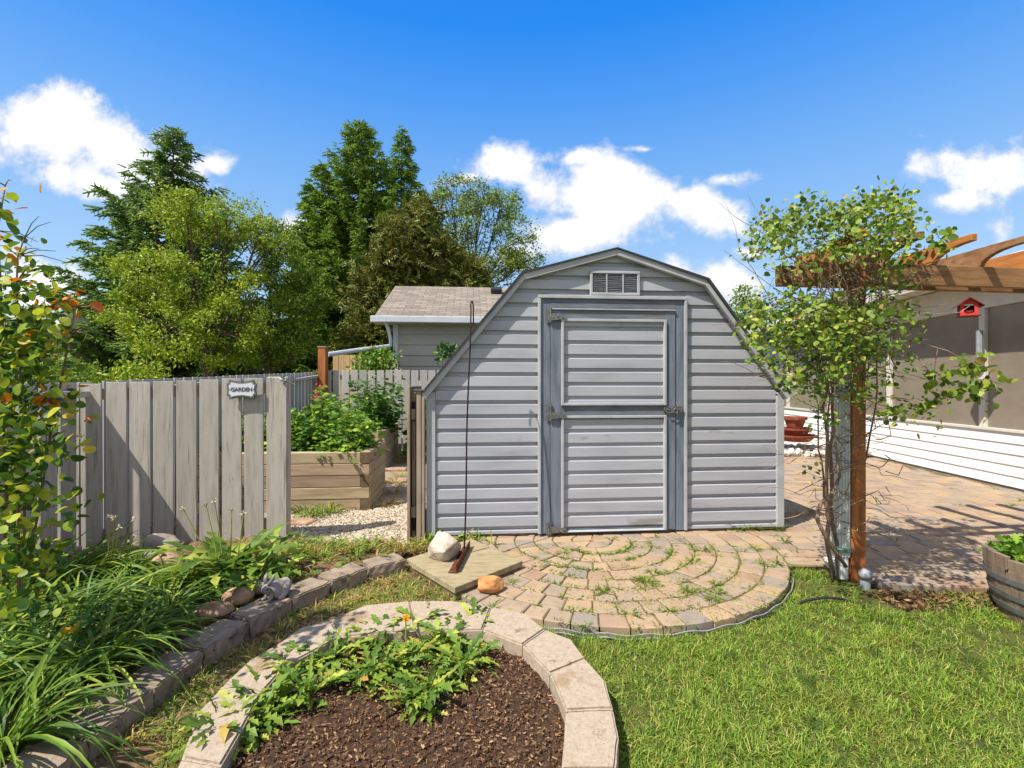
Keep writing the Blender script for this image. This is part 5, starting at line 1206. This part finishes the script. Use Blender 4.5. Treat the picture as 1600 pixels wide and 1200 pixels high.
btree('far_trees', 'low band of distant trees above the far left bungalow', tuple(WP(60, 600, 40)[:2]) + (-.1,), [Bb(20, 520, 40, 40, 22, 2, 1), Bb(90, 505, 40, 45, 20, 2, 1), Bb(140, 525, 40, 40, 28, 2, 1)], 2500, .5, 'elmdark', .2, SIMPLE, .7, 16)
btree('low_bush', 'bright yellow green bush behind the rear fence by the garage corner', tuple(WP(590, 600, 10.2)[:2]) + (-.1,), [Bb(592, 562, 10.2, 24, 14, .4, 1), Bb(570, 572, 10.2, 18, 12, .3, .5), Bb(585, 590, 10.2, 34, 22, .4, 1)], 1700, .09, 'bedgreen', .03, SIMPLE, .1, 18, cat='bush')
btree('fence_bush', 'yellow green low bush top showing left above the garden fence', tuple(WP(215, 600, 7.8)[:2]) + (-.1,), [Bb(212, 583, 7.8, 34, 12, .4, 1), Bb(200, 600, 7.8, 40, 22, .5, 1)], 1500, .07, 'elm', .03, SIMPLE, .08, 20, cat='bush')
btree('leafy_shoot', 'thin leafy shoot poking up beside the left shed roof edge', tuple(WP(700, 600, 6.5)[:2]) + (-.1,), [Bb(700, 548, 6.5, 9, 10, .1, 1), Bb(690, 558, 6.5, 7, 6, .06, .4)], 60, .08, 'berryleaf', .008, OVAL, .04, 8, cat='plant')

# ================================================================== GARDEN PLANTS
def stems_leaves(sp, mbst, base, h, n_l, lsz, tmpl, spread=.05, lean=(0, 0), droop=.2, up=.3):
    base = V(base); top = base + V((lean[0], lean[1], h)); pts = [base.lerp(top, t) + mnoise.noise_vector(V((base.x * 7, t * 2, base.y * 7))) * .03 for t in np.linspace(0, 1, 6)]
    mbst.tube(pts, [.004, .004, .0035, .003, .0025, .0015], 5)
    t = rng.random(n_l) ** .8; P = np.array([tuple(pts[min(4, int(x * 5))].lerp(pts[min(4, int(x * 5)) + 1], x * 5 - min(4, int(x * 5)))) for x in t])
    a = rng.random(n_l) * 6.28; d = np.stack([np.cos(a), np.sin(a), rng.uniform(-droop, up, n_l)], 1)
    P = P + d * (spread * rng.random(n_l) * (1.2 - t))[:, None]
    sp.add(place(tmpl[0], P, d, rdir(n_l, 1.6), lsz * rng.uniform(.6, 1.25, n_l) * (1.15 - .5 * t)), tmpl[1])
def bedplants(name, x0, x1, y0, y1, n, z, hr, leafm, lsz, tmpl, nl, label=None, kind=None, cat=None):
    sp = Soup(); st = MB()
    for i in range(n):
        b = O5 = V((0, 0, 0)); u, v = rng.random(2); bx = x0 + (x1 - x0) * u; by = y0 + (y1 - y0) * v
        bx += -(by - y0) * .083
        stems_leaves(sp, st, (bx, by, z), rng.uniform(*hr), nl, lsz, tmpl, .14, (rng.normal(0, .05), rng.normal(0, .05)))
    t = sp.build(name, K[leafm]); 
    if kind: tag(t, label, cat, kind=kind)
    else: tag(t, label, cat)
    return t
bedplants('vegetable_greens', -3.1, -1.62, 5.18, 5.85, 100, .5, (.12, .55), 'bedgreen', .095, LOBED, 40, kind='stuff')
bedplants('far_bed_greens', -3.3, -2.05, 7.55, 8.6, 80, .5, (.2, .68), 'bedgreen', .10, LOBED, 34, kind='stuff')
bedplants('trailing_bed_edge_greens', -2.1, -1.62, 5.1, 5.35, 14, .5, (.05, .2), 'bedgreen', .085, LOBED, 24, kind='stuff')
def bush(name, label, c, r, n, lsz, leafm, tmpl=OVAL, ns=10, cat='plant'):
    t = thing(name, label, cat, c); sp = Soup(); st = MB(); c = V(c)
    for i in range(ns):
        a = rng.random() * 6.28; q_ = r[0] * rng.random() ** .5 * .6
        stems_leaves(sp, st, c + V((.3 * q_ * math.cos(a), .3 * q_ * math.sin(a), 0)), r[1] * rng.uniform(.65, 1.05), n // ns, lsz, tmpl, r[0] * .5, (q_ * math.cos(a), q_ * math.sin(a)))
    st.build('stem', K['weedstem'], t); sp.build('foliage', K[leafm], t); return t
K['weedstem'] = mat('green_stem', [(.3, C(120, 130, 50)), (.7, C(160, 160, 80))], scale=10, rough=.7, bump=0)
bush('raspberry_bush', 'tall dark green bush above the raised beds before the rear fence', GP(632, 700, 0) * 0 + V((-2.25, 8.0, .45)), (.62, .95), 900, .13, 'berryleaf', OVAL, 20)
bush('yellow_tip_plant', 'yellow tipped upright plant at the left end of the raised bed', V((-2.55, 5.6, .5)), (.16, .58), 200, .085, 'bedgreen', OVAL, 5)
bush('tall_weed', 'tall yellowish feathery weed in the middle of the raised beds', V((-2.3, 5.75, .5)), (.22, .82), 340, .10, 'bedgreen', LOBED, 8)
bush('rhubarb_plant', 'bright broad leaved plant between the far raised bed and the gate', V((-1.62, 8.5, 0)), (.35, 1.05), 240, .18, 'bedgreen', OVAL, 12)
t = thing('pink_flower', 'pink flower spike beside the tall corner post', 'flower', (-3.1, 7.6, .5)); mb = MB(); fx = WP(497, 640, 7.6)
mb.tube([(fx.x, 7.6, .5), (fx.x, 7.6, 1.06)], .008, 5); mb.build('stem', K['weedstem'], t); sp = Soup(); n = 90
P = np.stack([fx.x + rng.normal(0, .03, n), 7.6 + rng.normal(0, .03, n), 1.3 - rng.random(n) * .36 - .0], 1); sp.add(place(OVAL[0], P, rdir(n), rdir(n), np.full(n, .05)), OVAL[1]); sp.build('petals', K['pinkflower'], t)
# yellow grassy clump at the raised bed foot
def tuft(sp, c, n, L, w, r=.03, th=(1.45, .3), tt=(.2, -.9), nseg=4, prof=None, cols=2):
    a = rng.random(n) * 6.28; rr = r * rng.random(n); P = np.stack([c[0] + rr * np.cos(a), c[1] + rr * np.sin(a), np.full(n, c[2])], 1)
    blades(sp, P, a + rng.normal(0, .5, n), rng.uniform(L[0], L[1], n), rng.uniform(th[1], th[0], n), rng.uniform(tt[1], tt[0], n), rng.uniform(w[0], w[1], n), nseg, prof, cols)
sp = Soup(); 
for (px, py) in ((470, 800), (490, 806), (515, 802), (455, 790)): tuft(sp, GP(px, py, -.02), 70, (.10, .26), (.006, .013), .08)
tag(sp.build('yellow_grass_clump', K['grass']), 'yellowish grass clump at the foot of the nearer raised bed', 'plant')
mb = MB(); a = GP(468, 818, -.02); mb.prism([(a.x - .28, a.y - .05), (a.x + .1, a.y - .07), (a.x + .14, a.y + .1), (a.x - .25, a.y + .14)], -.03, .0)
tag(mb.build('stepping_stone', K['riverrock'], bevel=.008), 'flat reddish stepping stone on the gravel left of the gate opening', 'stone')
sp = Soup()
for (px, py) in ((615, 770), (625, 745), (605, 790), (628, 722), (618, 755)): tuft(sp, GP(px, py, -.02), 50, (.08, .2), (.006, .012), .1)
tag(sp.build('path_dry_grass', K['dryweed']), kind='stuff')
mb = MB(); a, b = GP(632, 755, -.02), GP(622, 735, -.02)
for (px, py, s_) in ((618, 752, .0), (620, 734, .1)):
    a = GP(px, py, -.02); mb.prism([(a.x - .22, a.y - .12), (a.x + .16, a.y - .1), (a.x + .14, a.y + .12), (a.x - .22, a.y + .1)], -.03, .005)
tag(mb.build('path_slabs', K['riverrock'], bevel=.006), 'reddish flat slabs on the path beside the raised beds', 'stone')

# daylilies
def lily(label, c, n, L=(.3, .62), w=(.010, .019)):
    sp = Soup(); tuft(sp, c, n, L, w, .07, (1.5, .75), (-.1, -1.25), 7, None, 3); o = sp.build('daylily', K['lilyleaf']); return tag(o, label, 'plant', 'daylily clumps')
lilies = [((62, 1085), 'daylily clump at the lower left corner of the bed'), ((150, 1055), 'daylily clump with the orange flower beside it'), ((20, 1010), 'daylily clump at the left picture edge below the round leaf shrub'),
          ((120, 985), 'bright daylily clump in the centre of the lily bed'), ((215, 1010), 'daylily clump arching over the wall blocks'), ((190, 955), 'dense daylily clump behind the orange flower'), ((255, 968), 'daylily clump reaching to the elongated brown rock'),
          ((205, 905), 'darkest upright daylily clump near the fence'), ((262, 935), 'daylily clump in front of the large reddish rock'), ((75, 930), 'daylily clump below the left end of the garden fence'), ((-60, 1080), 'daylily clump spilling in from the left picture edge'),
          ((130, 915), 'shaded daylily clump before the corner of the two fences'), ((0, 1180), 'nearest daylily clump below the left bed corner')]
for (px, py), lab in lilies: lily(lab, GP(px, py, .04), 120 if px > -50 else 90, (.3, .62) if px < 180 else (.22, .46))
fl = thing('orange_lily_flower', 'single orange lily flower above the leaves at lower left', 'flower', GP(117, 1030, .04)); fp = WP(117, 990, 2.15)
mb = MB(); mb.tube([(fp.x + .02, fp.y + .05, .04), (fp.x, fp.y, fp.z - .03)], .004, 5); mb.build('stem', K['weedstem'], fl)
sp = Soup(); n = 6; a = np.arange(n) * 1.047; sp.add(place(OVAL[0] * [.9, 1, 1], np.tile(np.array(fp)[None], (n, 1)), np.stack([np.cos(a) * .8, np.full(n, -.35) + .2 * np.sin(a), .55 + .6 * np.sin(a)], 1), rdir(n), np.full(n, .06)), OVAL[1]); sp.build('petals', K['yellowflower'], fl)

# dandelions and thistles
JAG = [.10, .45, .14, .72, .20, .98, .24, 1.1, .34, .85, .40, .05]
def dandy(sp, c, n, L=(.10, .24), w=(.025, .05), th=(1.35, .25)):
    tuft(sp, c, n, L, w, .015 + L[1] * .08, th, (.3, -.7), 11, JAG, 3)
DG = 'rosettes in the round bed'
dl_ = [((622, 1045), 26, 'dandelion rosette in the middle of the round bed'), ((690, 1010), 30, 'dandelion rosette right of centre in the round bed'), ((600, 1000), 26, 'dandelion rosette at the back of the round bed left of the yellow bloom'), ((740, 985), 22, 'dandelion rosette lapping the back edging stones'),
       ((655, 985), 34, 'tall leafy dandelion beside the yellow bloom'), ((575, 1060), 22, 'dandelion rosette low in the round bed left of centre'), ((455, 1055), 28, 'dandelion rosette against the left edging stones'), ((420, 1095), 26, 'dandelion rosette in the left corner of the round bed'),
       ((665, 1090), 24, 'lowest dandelion rosette on the bark in the round bed'), ((720, 1045), 22, 'right hand dandelion rosette with long leaf over the bark'), ((350, 1150), 30, 'dandelion rosette at the lower left over the edging stones'), ((520, 1035), 18, 'small dandelion rosette beside the inner curve of the stones'), ((395, 1130), 24, 'dandelion rosette on the bark at the lower left of the round bed'), ((480, 1090), 16, 'low dandelion rosette between the left stones and the open bark')]
for (p, n, lab) in dl_: sp = Soup(); dandy(sp, GP(p[0], p[1], 0.0), int(n * 1.5), (.08, .20), (.022, .044), (1.5, .2)); dandy(sp, GP(p[0] + 22, p[1] - 12, 0.0), n, (.06, .15), (.02, .036)); dandy(sp, GP(p[0] - 24, p[1] + 8, 0.0), n, (.05, .14), (.018, .034)); dandy(sp, GP(p[0] + 6, p[1] + 22, 0.0), n // 2, (.04, .10), (.014, .026)); tag(sp.build('dandelion', K['weed']), lab, 'weed', 'dandelions in the round bed')
fb = thing('dandelion_flower', 'yellow dandelion bloom in the round bed', 'flower', GP(635, 1000, 0)); fp = WP(634, 967, 2.33); mb = MB(); mb.tube([(fp.x, fp.y, 0), tuple(fp)], .003, 5); mb.build('stem', K['weedstem'], fb)
sp = Soup(); n = 60; sp.add(place(OVAL[0] * [.5, 1, 1], np.tile(np.array(fp)[None], (n, 1)), rdir(n, .8), rdir(n), np.full(n, .022)), OVAL[1]); sp.build('petals', K['yellowflower'], fb)
# tall leafy dandelions by fence
for (p, n, L, lab) in (((330, 915), 30, (.2, .42), 'tall dandelion with upright leaves in front of the garden fence'), ((362, 905), 26, (.2, .46), 'tall dandelion with long seed stalks left of the rabbit'), ((410, 900), 30, (.18, .36), 'broad leaved dandelion reaching over the fence post foot'), ((385, 925), 22, (.14, .26), 'leafy weed just left of the rabbit statue'), ((295, 895), 18, (.14, .26), 'leafy weed by the flat pink rock'), ((440, 905), 14, (.14, .24), 'large leaf weed behind the rabbit statue')):
    sp = Soup(); dandy(sp, GP(p[0], p[1], .04), n, (L[0], L[1] * 1.1), (.05, .095), (1.5, .75)); tag(sp.build('dandelion', K['weed']), lab, 'weed')
def stalks(label, lst):
    t = thing('seed_stalks', label, 'plant', lst[0][0]); mb = MB(); hd = Soup(); 
    for (b, tp_) in lst: m_ = b.lerp(tp_, .5) + V((.01, 0, .01)); mb.tube([b, m_, tp_], [.0045, .004, .003], 5)
    mb.build('stalk', K['weedstem'], t); n = 12
    for q in lst: hd = Soup(); P = np.repeat(np.array([tuple(q[1])]), n, 0); hd.add(place(OVAL[0] * [.5, 1, 1], P, rdir(n, 1), rdir(n), np.full(n, .022)), OVAL[1]); hd.build('seed_head', K['fluff'], t)
stalks('tall bare dandelion seed stalks in front of the grey fence', [(GP(345, 915, .04), WP(322, 790, 3.0)), (GP(350, 912, .04), WP(335, 783, 3.0)), (GP(355, 910, .04), WP(362, 797, 3.05)), (GP(362, 915, .04), WP(380, 802, 3.0)), (GP(340, 912, .04), WP(286, 795, 3.0))])
stalks('yellowish bare stalks against the shaded boards at left', [(GP(165, 905, .04), WP(171, 808, 2.9)), (GP(167, 905, .04), WP(180, 810, 2.9)), (GP(170, 905, .04), WP(186, 824, 2.9)), (GP(175, 905, .04), WP(207, 812, 2.9)), (GP(180, 908, .04), WP(208, 840, 2.9))])
# scrappy weeds: bed behind the wall, dry strip
sp = Soup(); sd = Soup()
for k in range(150):
    x = rng.uniform(-2.4, -.75); y = rng.uniform(2.6, 3.95)
    if not inpoly([x], [y], wp)[0]: continue
    (dandy if k % 2 else tuft)(*((sp, (x, y, .035), 9, (.04, .13), (.012, .028)) if k % 2 else (sp if k % 3 else sd, (x, y, .035), 26, (.03, .12), (.003, .007))))
for k in range(46):
    t = rng.random(); x = -.62 - .9 * t + rng.normal(0, .08); y = 3.72 - .1 * t + rng.normal(0, .06); tuft(sd if k % 2 else sp, (x, y, .04), 26, (.04, .12), (.004, .009))
for k in range(12): dandy(sp, (rng.uniform(-.75, -.1), 3.98 + rng.uniform(-.08, .02), .0), 8, (.05, .15), (.015, .03))
for k in range(330):
    i = rng.integers(0, len(strip_poly)); x = rng.uniform(-1.7, -.3); y = rng.uniform(1.7, 3.35)
    if inpoly([x], [y], strip_poly)[0]: tuft(sd if k % 3 else sp, (x, y, -.02), 22, (.02, .09), (.003, .006), .05)
tag(sp.build('low_weeds', K['weed']), kind='stuff'); tag(sd.build('dry_weeds', K['dryweed']), kind='stuff')
n = 1500; xs = rng.uniform(-1.9, -.3, n); ys = rng.uniform(2.2, 3.9, n); k_ = inpoly(xs, ys, strip_poly) | inpoly(xs, ys, wp); xs, ys = xs[k_], ys[k_]; sp = Soup(); P = np.stack([xs, ys, np.where(inpoly(xs, ys, wp), .045, -.016)], 1)
sp.add(place(CH_[0], P, rdir(len(xs)) * [1, 1, .2], rdir(len(xs), 2), rng.uniform(.012, .04, len(xs))), CH_[1]); tag(sp.build('dead_leaf_litter', K['chip']), kind='stuff')
# patio weeds
sp = Soup(); grassy = [(1172, 824), (1165, 826), (1155, 828), (1180, 826), (1212, 826)]
for (px, py) in grassy: tuft(sp, GP(px, py, .0), 60, (.04, .15), (.003, .007), .05)
for (px, py, r, n) in ((1010, 908, .07, 150), (1020, 896, .05, 90), (1078, 924, .06, 90), (1120, 912, .04, 60), (1115, 936, .05, 80), (1122, 926, .035, 50), (1045, 955, .04, 40), (1050, 865, .03, 30)): tuft(sp, GP(px, py, .0), n, (.02, .05), (.004, .008), r, (1.2, .2))
for (px, py, n) in ((800, 910, 26), (842, 884, 20), (880, 866, 18), (905, 862, 26), (880, 865, 22), (938, 925, 30), (945, 928, 24), (900, 890, 20), (978, 886, 16), (1098, 860, 30), (1103, 859, 20), (1160, 862, 16), (1060, 845, 12), (1085, 880, 12),
                  (955, 842, 24), (990, 856, 20), (1010, 858, 16), (1030, 857, 14), (1085, 874, 12), (1025, 840, 10), (1182, 858, 40), (1225, 848, 40), (1210, 838, 20), (1190, 880, 30), (1200, 885, 30), (1215, 882, 30), (1245, 862, 14), (1400, 845, 10), (1510, 735, 12), (1465, 728, 30), (1480, 728, 20), (1385, 718, 40), (1395, 716, 40), (1420, 720, 20), (1450, 725, 20), (1512, 742, 40), (1580, 790, 40), (1595, 782, 30), (1495, 790, 14), (1490, 765, 14), (1560, 765, 10), (960, 945, 14), (985, 960, 14)):
    (dandy if (px % 2) else tuft)(*((sp, GP(px, py, .0), max(5, n // 3), (.03, .09), (.01, .022)) if px % 2 else (sp, GP(px, py, 0), n, (.02, .07), (.003, .007), .04)))
for k in range(560):
    a = rng.uniform(-170, -5); r = PR - ringw * rng.integers(0, 8) + rng.normal(0, .006); x, y = PC.x + r * math.cos(R_(a)), PC.y + r * math.sin(R_(a))
    if x < .1 and rng.random() < .7: continue
    if y > 4.1: continue
    tuft(sp, (x, y, -.004), int(rng.integers(6, 16)), (.012, .045), (.003, .007), .035, (1.2, .2))
tag(sp.build('patio_weeds', K['moss']), kind='stuff')

n = 2600; px_ = rng.normal(1060, 75, n); py_ = rng.normal(925, 22, n); P = np.array([tuple(GP(a, b, .003)) for a, b in zip(px_, np.clip(py_, 860, 985))]); ok = (np.hypot(P[:, 0] - PC.x, P[:, 1] - PC.y) < PR - .02); P = P[ok]; sp = Soup()
sp.add(place(CH_[0], P, rdir(len(P)) * [1, 1, .1], rdir(len(P), 3), rng.uniform(.004, .013, len(P))), CH_[1]); tag(sp.build('patio_clippings', K['dryweed']), kind='stuff')
# vine-side ground: small yellow plants along the porch foot
# ================================================================== LAWN GRASS
n = 310000; xs = rng.uniform(-1.9, 5.5, n); ys = 1.45 + 2.25 * rng.random(n) ** 1.15
out_p = [(p.x, p.y) for p in outer_poly]
inside_bed = inpoly(xs, ys, out_p) | ((ys < 1.75) & (xs < .1) & (xs > -1.0))
r_ = np.hypot(xs - PC.x, ys - PC.y); onpat = (r_ < PR + .03) | ((xs > 2.3) & (ys > 3.2 - .095 * (xs - 2.3) - .06))
wallp = [(p.x, p.y) for p in rs] + [(-.9, 6), (-6, 6), (-6, 0), (-2, 0)]
inw = inpoly(xs, ys, wallp); strp = inpoly(xs, ys, strip_poly)
barr = np.hypot(xs - bc.x, ys - bc.y) < .27
ok = ~inside_bed & ~onpat & ~inw & ~barr & (np.abs(xs) < ys * 1.12 + 1.1)
xs, ys, strp = xs[ok], ys[ok], strp[ok]
dn = pn(xs, ys, 2.6, 3.1) + .5 * pn(xs, ys, 7, 9.2)
bare = np.exp(-((xs - 2.1) ** 2 / .12 + (ys - 3.15) ** 2 / .03)) * .8 + np.exp(-((xs - 2.55) ** 2 / .25 + (ys - 2.95) ** 2 / .015)) * .8 + np.exp(-((xs - 2.5) ** 2 / .1 + (ys - 2.45) ** 2 / .05)) * .6
keep = (rng.random(len(xs)) < np.where(bare > .25, np.clip(.8 + dn - bare, .06, 1), np.clip(.9 + dn * .7 + .6 * pn(xs, ys, 18, 6.3), .5, 1))) & ((~strp) | (rng.random(len(xs)) < np.clip(.34 + dn * .8, .0, .8)))
xs, ys = xs[keep], ys[keep]; n = len(xs)
tall = np.exp(-((xs - 1.95) ** 2 / .06 + (ys - 3.25) ** 2 / .06)) + .6 * np.exp(-((xs - 2.7) ** 2 / .3 + (ys - 2.95) ** 2 / .02)); sp = Soup()
hz = .7 + .45 * pn(xs, ys, 5, 1.7) + .45 * pn(xs, ys, 16, 4.7)
blades(sp, np.stack([xs, ys, np.where(inpoly(xs, ys, strip_poly), -.024, ZL - .002)], 1), rng.random(n) * 6.28, (rng.uniform(.03, .078, n) * np.clip(hz, .5, 1.3) + tall * rng.uniform(0, .09, n)), rng.uniform(.55, 1.5, n), rng.uniform(-.7, .9, n), rng.uniform(.0022, .0042, n), 3, [.9, .9, .6, .05])
tag(sp.build('lawn_grass', K['grass']), kind='stuff')
# litter of brown debris under the patio edge at right
n = 700; xs = rng.uniform(2.3, 3.2, n); ys = rng.uniform(2.85, 3.12, n); sp = Soup(); sp.add(place(CH_[0], np.stack([xs, ys, ZL + .02 * rng.random(n)], 1), rdir(n) * [1, 1, .3], rdir(n, 1), rng.uniform(.02, .06, n)), CH_[1]); tag(sp.build('twig_litter', K['chip']), kind='stuff')

# ================================================================== VINE ON THE PERGOLA
vine = thing('climbing_vine', 'sprawling honeysuckle like vine with round leaves climbing the cedar post', 'vine', (2.2, 3.2, -.05))
mb = MB(); vb = GP(1320, 905, -.04)
def wander(p0, p1, k, amp, seed):
    o = V((seed * 3.7, seed * 1.3, 0)); return [V(p0).lerp(V(p1), i / k) + mnoise.noise_vector(o + V((0, 0, i * .55))) * amp * math.sin(math.pi * min(1, i / k + .08)) for i in range(k + 1)]
for i in range(5):
    b_ = vb + V((random.uniform(-.10, -.02), random.uniform(-.03, .05), 0)); tp_ = [WP(1300, 480, 3.2), WP(1290, 560, 3.12), WP(1378, 420, 3.3), WP(1272, 600, 3.3), WP(1305, 430, 3.3)][i]
    mid_ = [WP(1297, 700, 3.2), WP(1290, 740, 3.18), WP(1368, 640, 3.36), WP(1284, 720, 3.3), WP(1292, 650, 3.35)][i]
    mb.tube(wander(b_, mid_, 7, .05, i)[:-1] + wander(mid_, tp_, 7, .07, i + 9), [.015 * (1 - .6 * j / 14) * (1 if i < 2 else .55) for j in range(15)], 7)
# the thick looping stem on the left
lo = [WP(1322, 885, 3.15), WP(1305, 862, 3.1), WP(1288, 835, 3.08), WP(1278, 815, 3.08), WP(1277, 800, 3.1), WP(1284, 785, 3.12), WP(1300, 770, 3.15), WP(1312, 745, 3.16), WP(1305, 690, 3.15)]
mb.tube(lo, [.012, .012, .012, .012, .013, .012, .011, .01, .008], 7)
mb.build('stem', K['bark'], vine, smooth=True)
mb = MB(); tips = []
for i in range(170):
    s_ = WP(random.gauss(1318, 26), 470 + 360 * random.random() ** 1.35, 3.2 + random.uniform(-.12, .1)); a = random.uniform(0, 6.28); L_ = random.uniform(.15, .55)
    e_ = s_ + V((math.cos(a) * L_, math.sin(a) * L_ * .5, random.uniform(-.25, .28) * L_ * 1.6)); pts = wander(s_, e_, 5, .13, i + 20); mb.tube(pts, [.0035, .003, .0028, .0022, .0018, .0012], 4); tips.append((s_, e_))
for i in range(130):
    s_ = WP(random.gauss(1310, 40), random.uniform(400, 600), 3.15); e_ = WP(random.gauss(1290, 75), random.uniform(290, 650), 3.15 + random.uniform(-.25, .35)); mb.tube(wander(s_, e_, 6, .10, i + 300), [.004, .0035, .003, .0025, .002, .0016, .001], 4)
sh1 = [WP(1400, 530, 3.0), WP(1445, 538, 2.95), WP(1480, 548, 2.9), WP(1507, 562, 2.9), WP(1525, 590, 2.9)]; mb.tube(sh1, [.004, .0035, .003, .003, .002], 5)
sh2 = [WP(1395, 540, 3.0), WP(1430, 555, 2.95), WP(1450, 578, 2.9), WP(1455, 605, 2.9)]; mb.tube(sh2, [.004, .0035, .003, .002], 5)
sh3 = [WP(1465, 545, 2.92), WP(1460, 575, 2.9), WP(1457, 605, 2.9)]; mb.tube(sh3, .0025, 5)
sh4 = [WP(1400, 495, 3.0), WP(1450, 492, 2.95), WP(1500, 488, 2.95), WP(1515, 478, 2.95)]; mb.tube(sh4, .002, 4)
sh5 = [WP(1420, 440, 3.0), WP(1450, 415, 2.95), WP(1475, 400, 2.95)]; mb.tube(sh5, .002, 4)
mb.build('twig', K['twig'], vine)
sp = Soup()
def leafblob(sp, px, py, rx, ry, n, D=3.15, dz=.34, sz=.027, tmpl=ROUND, per=8):
    if D == 3.15: n = int(n * 1.4); rx *= 1.08; ry *= 1.08
    nc = max(1, n // per); a = rng.random(nc) * 6.28; r = np.sqrt(rng.random(nc)); x = px + rx * r * np.cos(a); y = py + ry * r * np.sin(a); Dd = (D if D != 3.15 else 3.02) + rng.normal(0, dz * .5 if D != 3.15 else .27, nc)
    cc = np.stack([(x - 800) / F_ * Dd, Dd, CH + (600 - y) / F_ * Dd], 1); idx = np.repeat(np.arange(nc), per); m_ = len(idx)
    P = cc[idx] + rng.normal(0, .035, (m_, 3)); sp.add(place(tmpl[0], P, rdir(m_, -.1), rdir(m_, 1.0) + np.array([-.35, -.45, .3]), sz * rng.uniform(.6, 1.35, m_)), tmpl[1])
for b in ((1300, 360, 100, 36, 640), (1232, 376, 64, 38, 300), (1370, 345, 62, 40, 420), (1395, 330, 34, 22, 130), (1220, 345, 34, 16, 60), (1300, 330, 60, 22, 200), (1190, 395, 18, 12, 22), (1245, 425, 40, 8, 16), (1440, 375, 34, 16, 60), (1350, 385, 60, 18, 170), 
          (1250, 500, 75, 40, 560), (1300, 490, 60, 36, 250), (1340, 520, 52, 40, 330), (1225, 545, 60, 28, 260), (1195, 520, 36, 22, 110), (1300, 545, 60, 30, 260), (1395, 505, 38, 26, 110), (1396, 430, 26, 26, 100), (1372, 455, 30, 14, 30), (1275, 580, 40, 26, 140), (1245, 600, 30, 20, 60), (1395, 560, 30, 26, 80),
          (1370, 600, 24, 16, 40), (1430, 635, 36, 16, 50), (1400, 640, 30, 10, 30), (1460, 660, 26, 6, 16), (1310, 620, 40, 24, 50), (1270, 660, 24, 14, 20), (1335, 600, 30, 30, 60), (1215, 470, 50, 20, 90), (1270, 735, 12, 10, 14), (1290, 640, 30, 20, 26)):
    leafblob(sp, *b)
for b in ((1470, 610, 32, 16, 42), (1525, 575, 22, 14, 42), (1545, 605, 18, 16, 35), (1460, 590, 20, 8, 18), (1535, 640, 4, 5, 5), (1500, 610, 16, 12, 16), (1478, 378, 14, 18, 26), (1415, 483, 26, 10, 16), (1395, 400, 30, 14, 40)):
    leafblob(sp, *b, D=2.9, dz=.06, sz=.044, per=5)
sp.build('foliage', K['vineleaf'], vine)
mb = MB(); p = WP(1316, 858, 3.13); mb.tube([(p.x - .03, p.y, p.z), (p.x, p.y - .03, p.z + .004), (p.x + .04, p.y, p.z + .002), (p.x + .075, p.y + .03, p.z)], .006, 5); mb.build('tie', mat('green_tie', [(.3, C(50, 130, 96)), (.7, C(70, 150, 112))], bump=0), vine)

# ================================================================== LEFT FOREGROUND SHRUB
shrub = thing('round_leaf_shrub', 'tall thin shrub with round and orange turning leaves at the left edge', 'shrub', (-2.0, 1.85, .03)); mb = MB(); D0 = 1.95
stm = [[(30, 930), (28, 800), (34, 690), (30, 560), (26, 440), (28, 400), (38, 372)], [(5, 930), (10, 760), (2, 620), (4, 500), (-4, 360), (8, 290)], [(36, 900), (60, 800), (75, 700), (95, 600), (110, 520), (118, 480)], [(-30, 930), (-25, 700), (-40, 500), (-30, 350)], [(38, 960), (38, 740), (36, 600), (20, 520)]]
for i, s_ in enumerate(stm): mb.tube([WP(a, b, D0 + .04 * i) for a, b in s_], [.0065 * (1 - .11 * j) for j in range(len(s_))], 6)
for i in range(60):
    a = random.choice(stm[:3]); q_ = random.choice(a[1:]); s_ = WP(q_[0], q_[1], D0); e_ = s_ + V((random.uniform(-.12, .16), random.uniform(-.12, .12), random.uniform(-.04, .10))); mb.tube([s_, s_.lerp(e_, .5) + V((0, 0, .015)), e_], [.0025, .002, .001], 4)
mb.build('stem', K['bark'], shrub, smooth=True); sp = Soup()
for b in ((15, 455, 34, 40, 30), (35, 500, 50, 36, 52), (60, 540, 50, 32, 42), (25, 570, 50, 40, 62), (20, 640, 55, 40, 72), (30, 700, 55, 40, 70), (20, 760, 45, 40, 66), (60, 640, 55, 26, 36), (20, 830, 40, 40, 56), (25, 890, 40, 30, 44), (70, 710, 34, 14, 12), (88, 780, 24, 14, 8), (95, 860, 24, 10, 8),
          (10, 410, 16, 16, 8), (36, 392, 8, 14, 9), (10, 340, 12, 14, 5), (60, 425, 24, 14, 6), (85, 500, 24, 20, 14), (90, 590, 26, 16, 9), (-40, 600, 40, 200, 200), (40, 930, 50, 24, 40), (110, 690, 14, 8, 4), (115, 820, 20, 3, 4)):
    leafblob(sp, b[0], b[1], b[2], b[3], int(b[4] * 2.3), D=D0, dz=.2, sz=.036, per=2)
sp.build('foliage', K['shrubleaf'], shrub); sp = Soup()
for b in ((90, 630, 22, 8, 8), (70, 548, 26, 10, 8), (95, 480, 24, 26, 9), (100, 458, 14, 6, 5), (10, 305, 14, 12, 5), (38, 298, 8, 3, 2), (50, 446, 12, 8, 5), (125, 640, 20, 8, 3), (8, 388, 8, 8, 4), (68, 785, 4, 6, 2), (120, 700, 8, 8, 2)):
    leafblob(sp, *b, D=D0 - .05, dz=.05, sz=.042, per=1)
sp.build('turning_leaves', K['orangeleaf'], shrub)
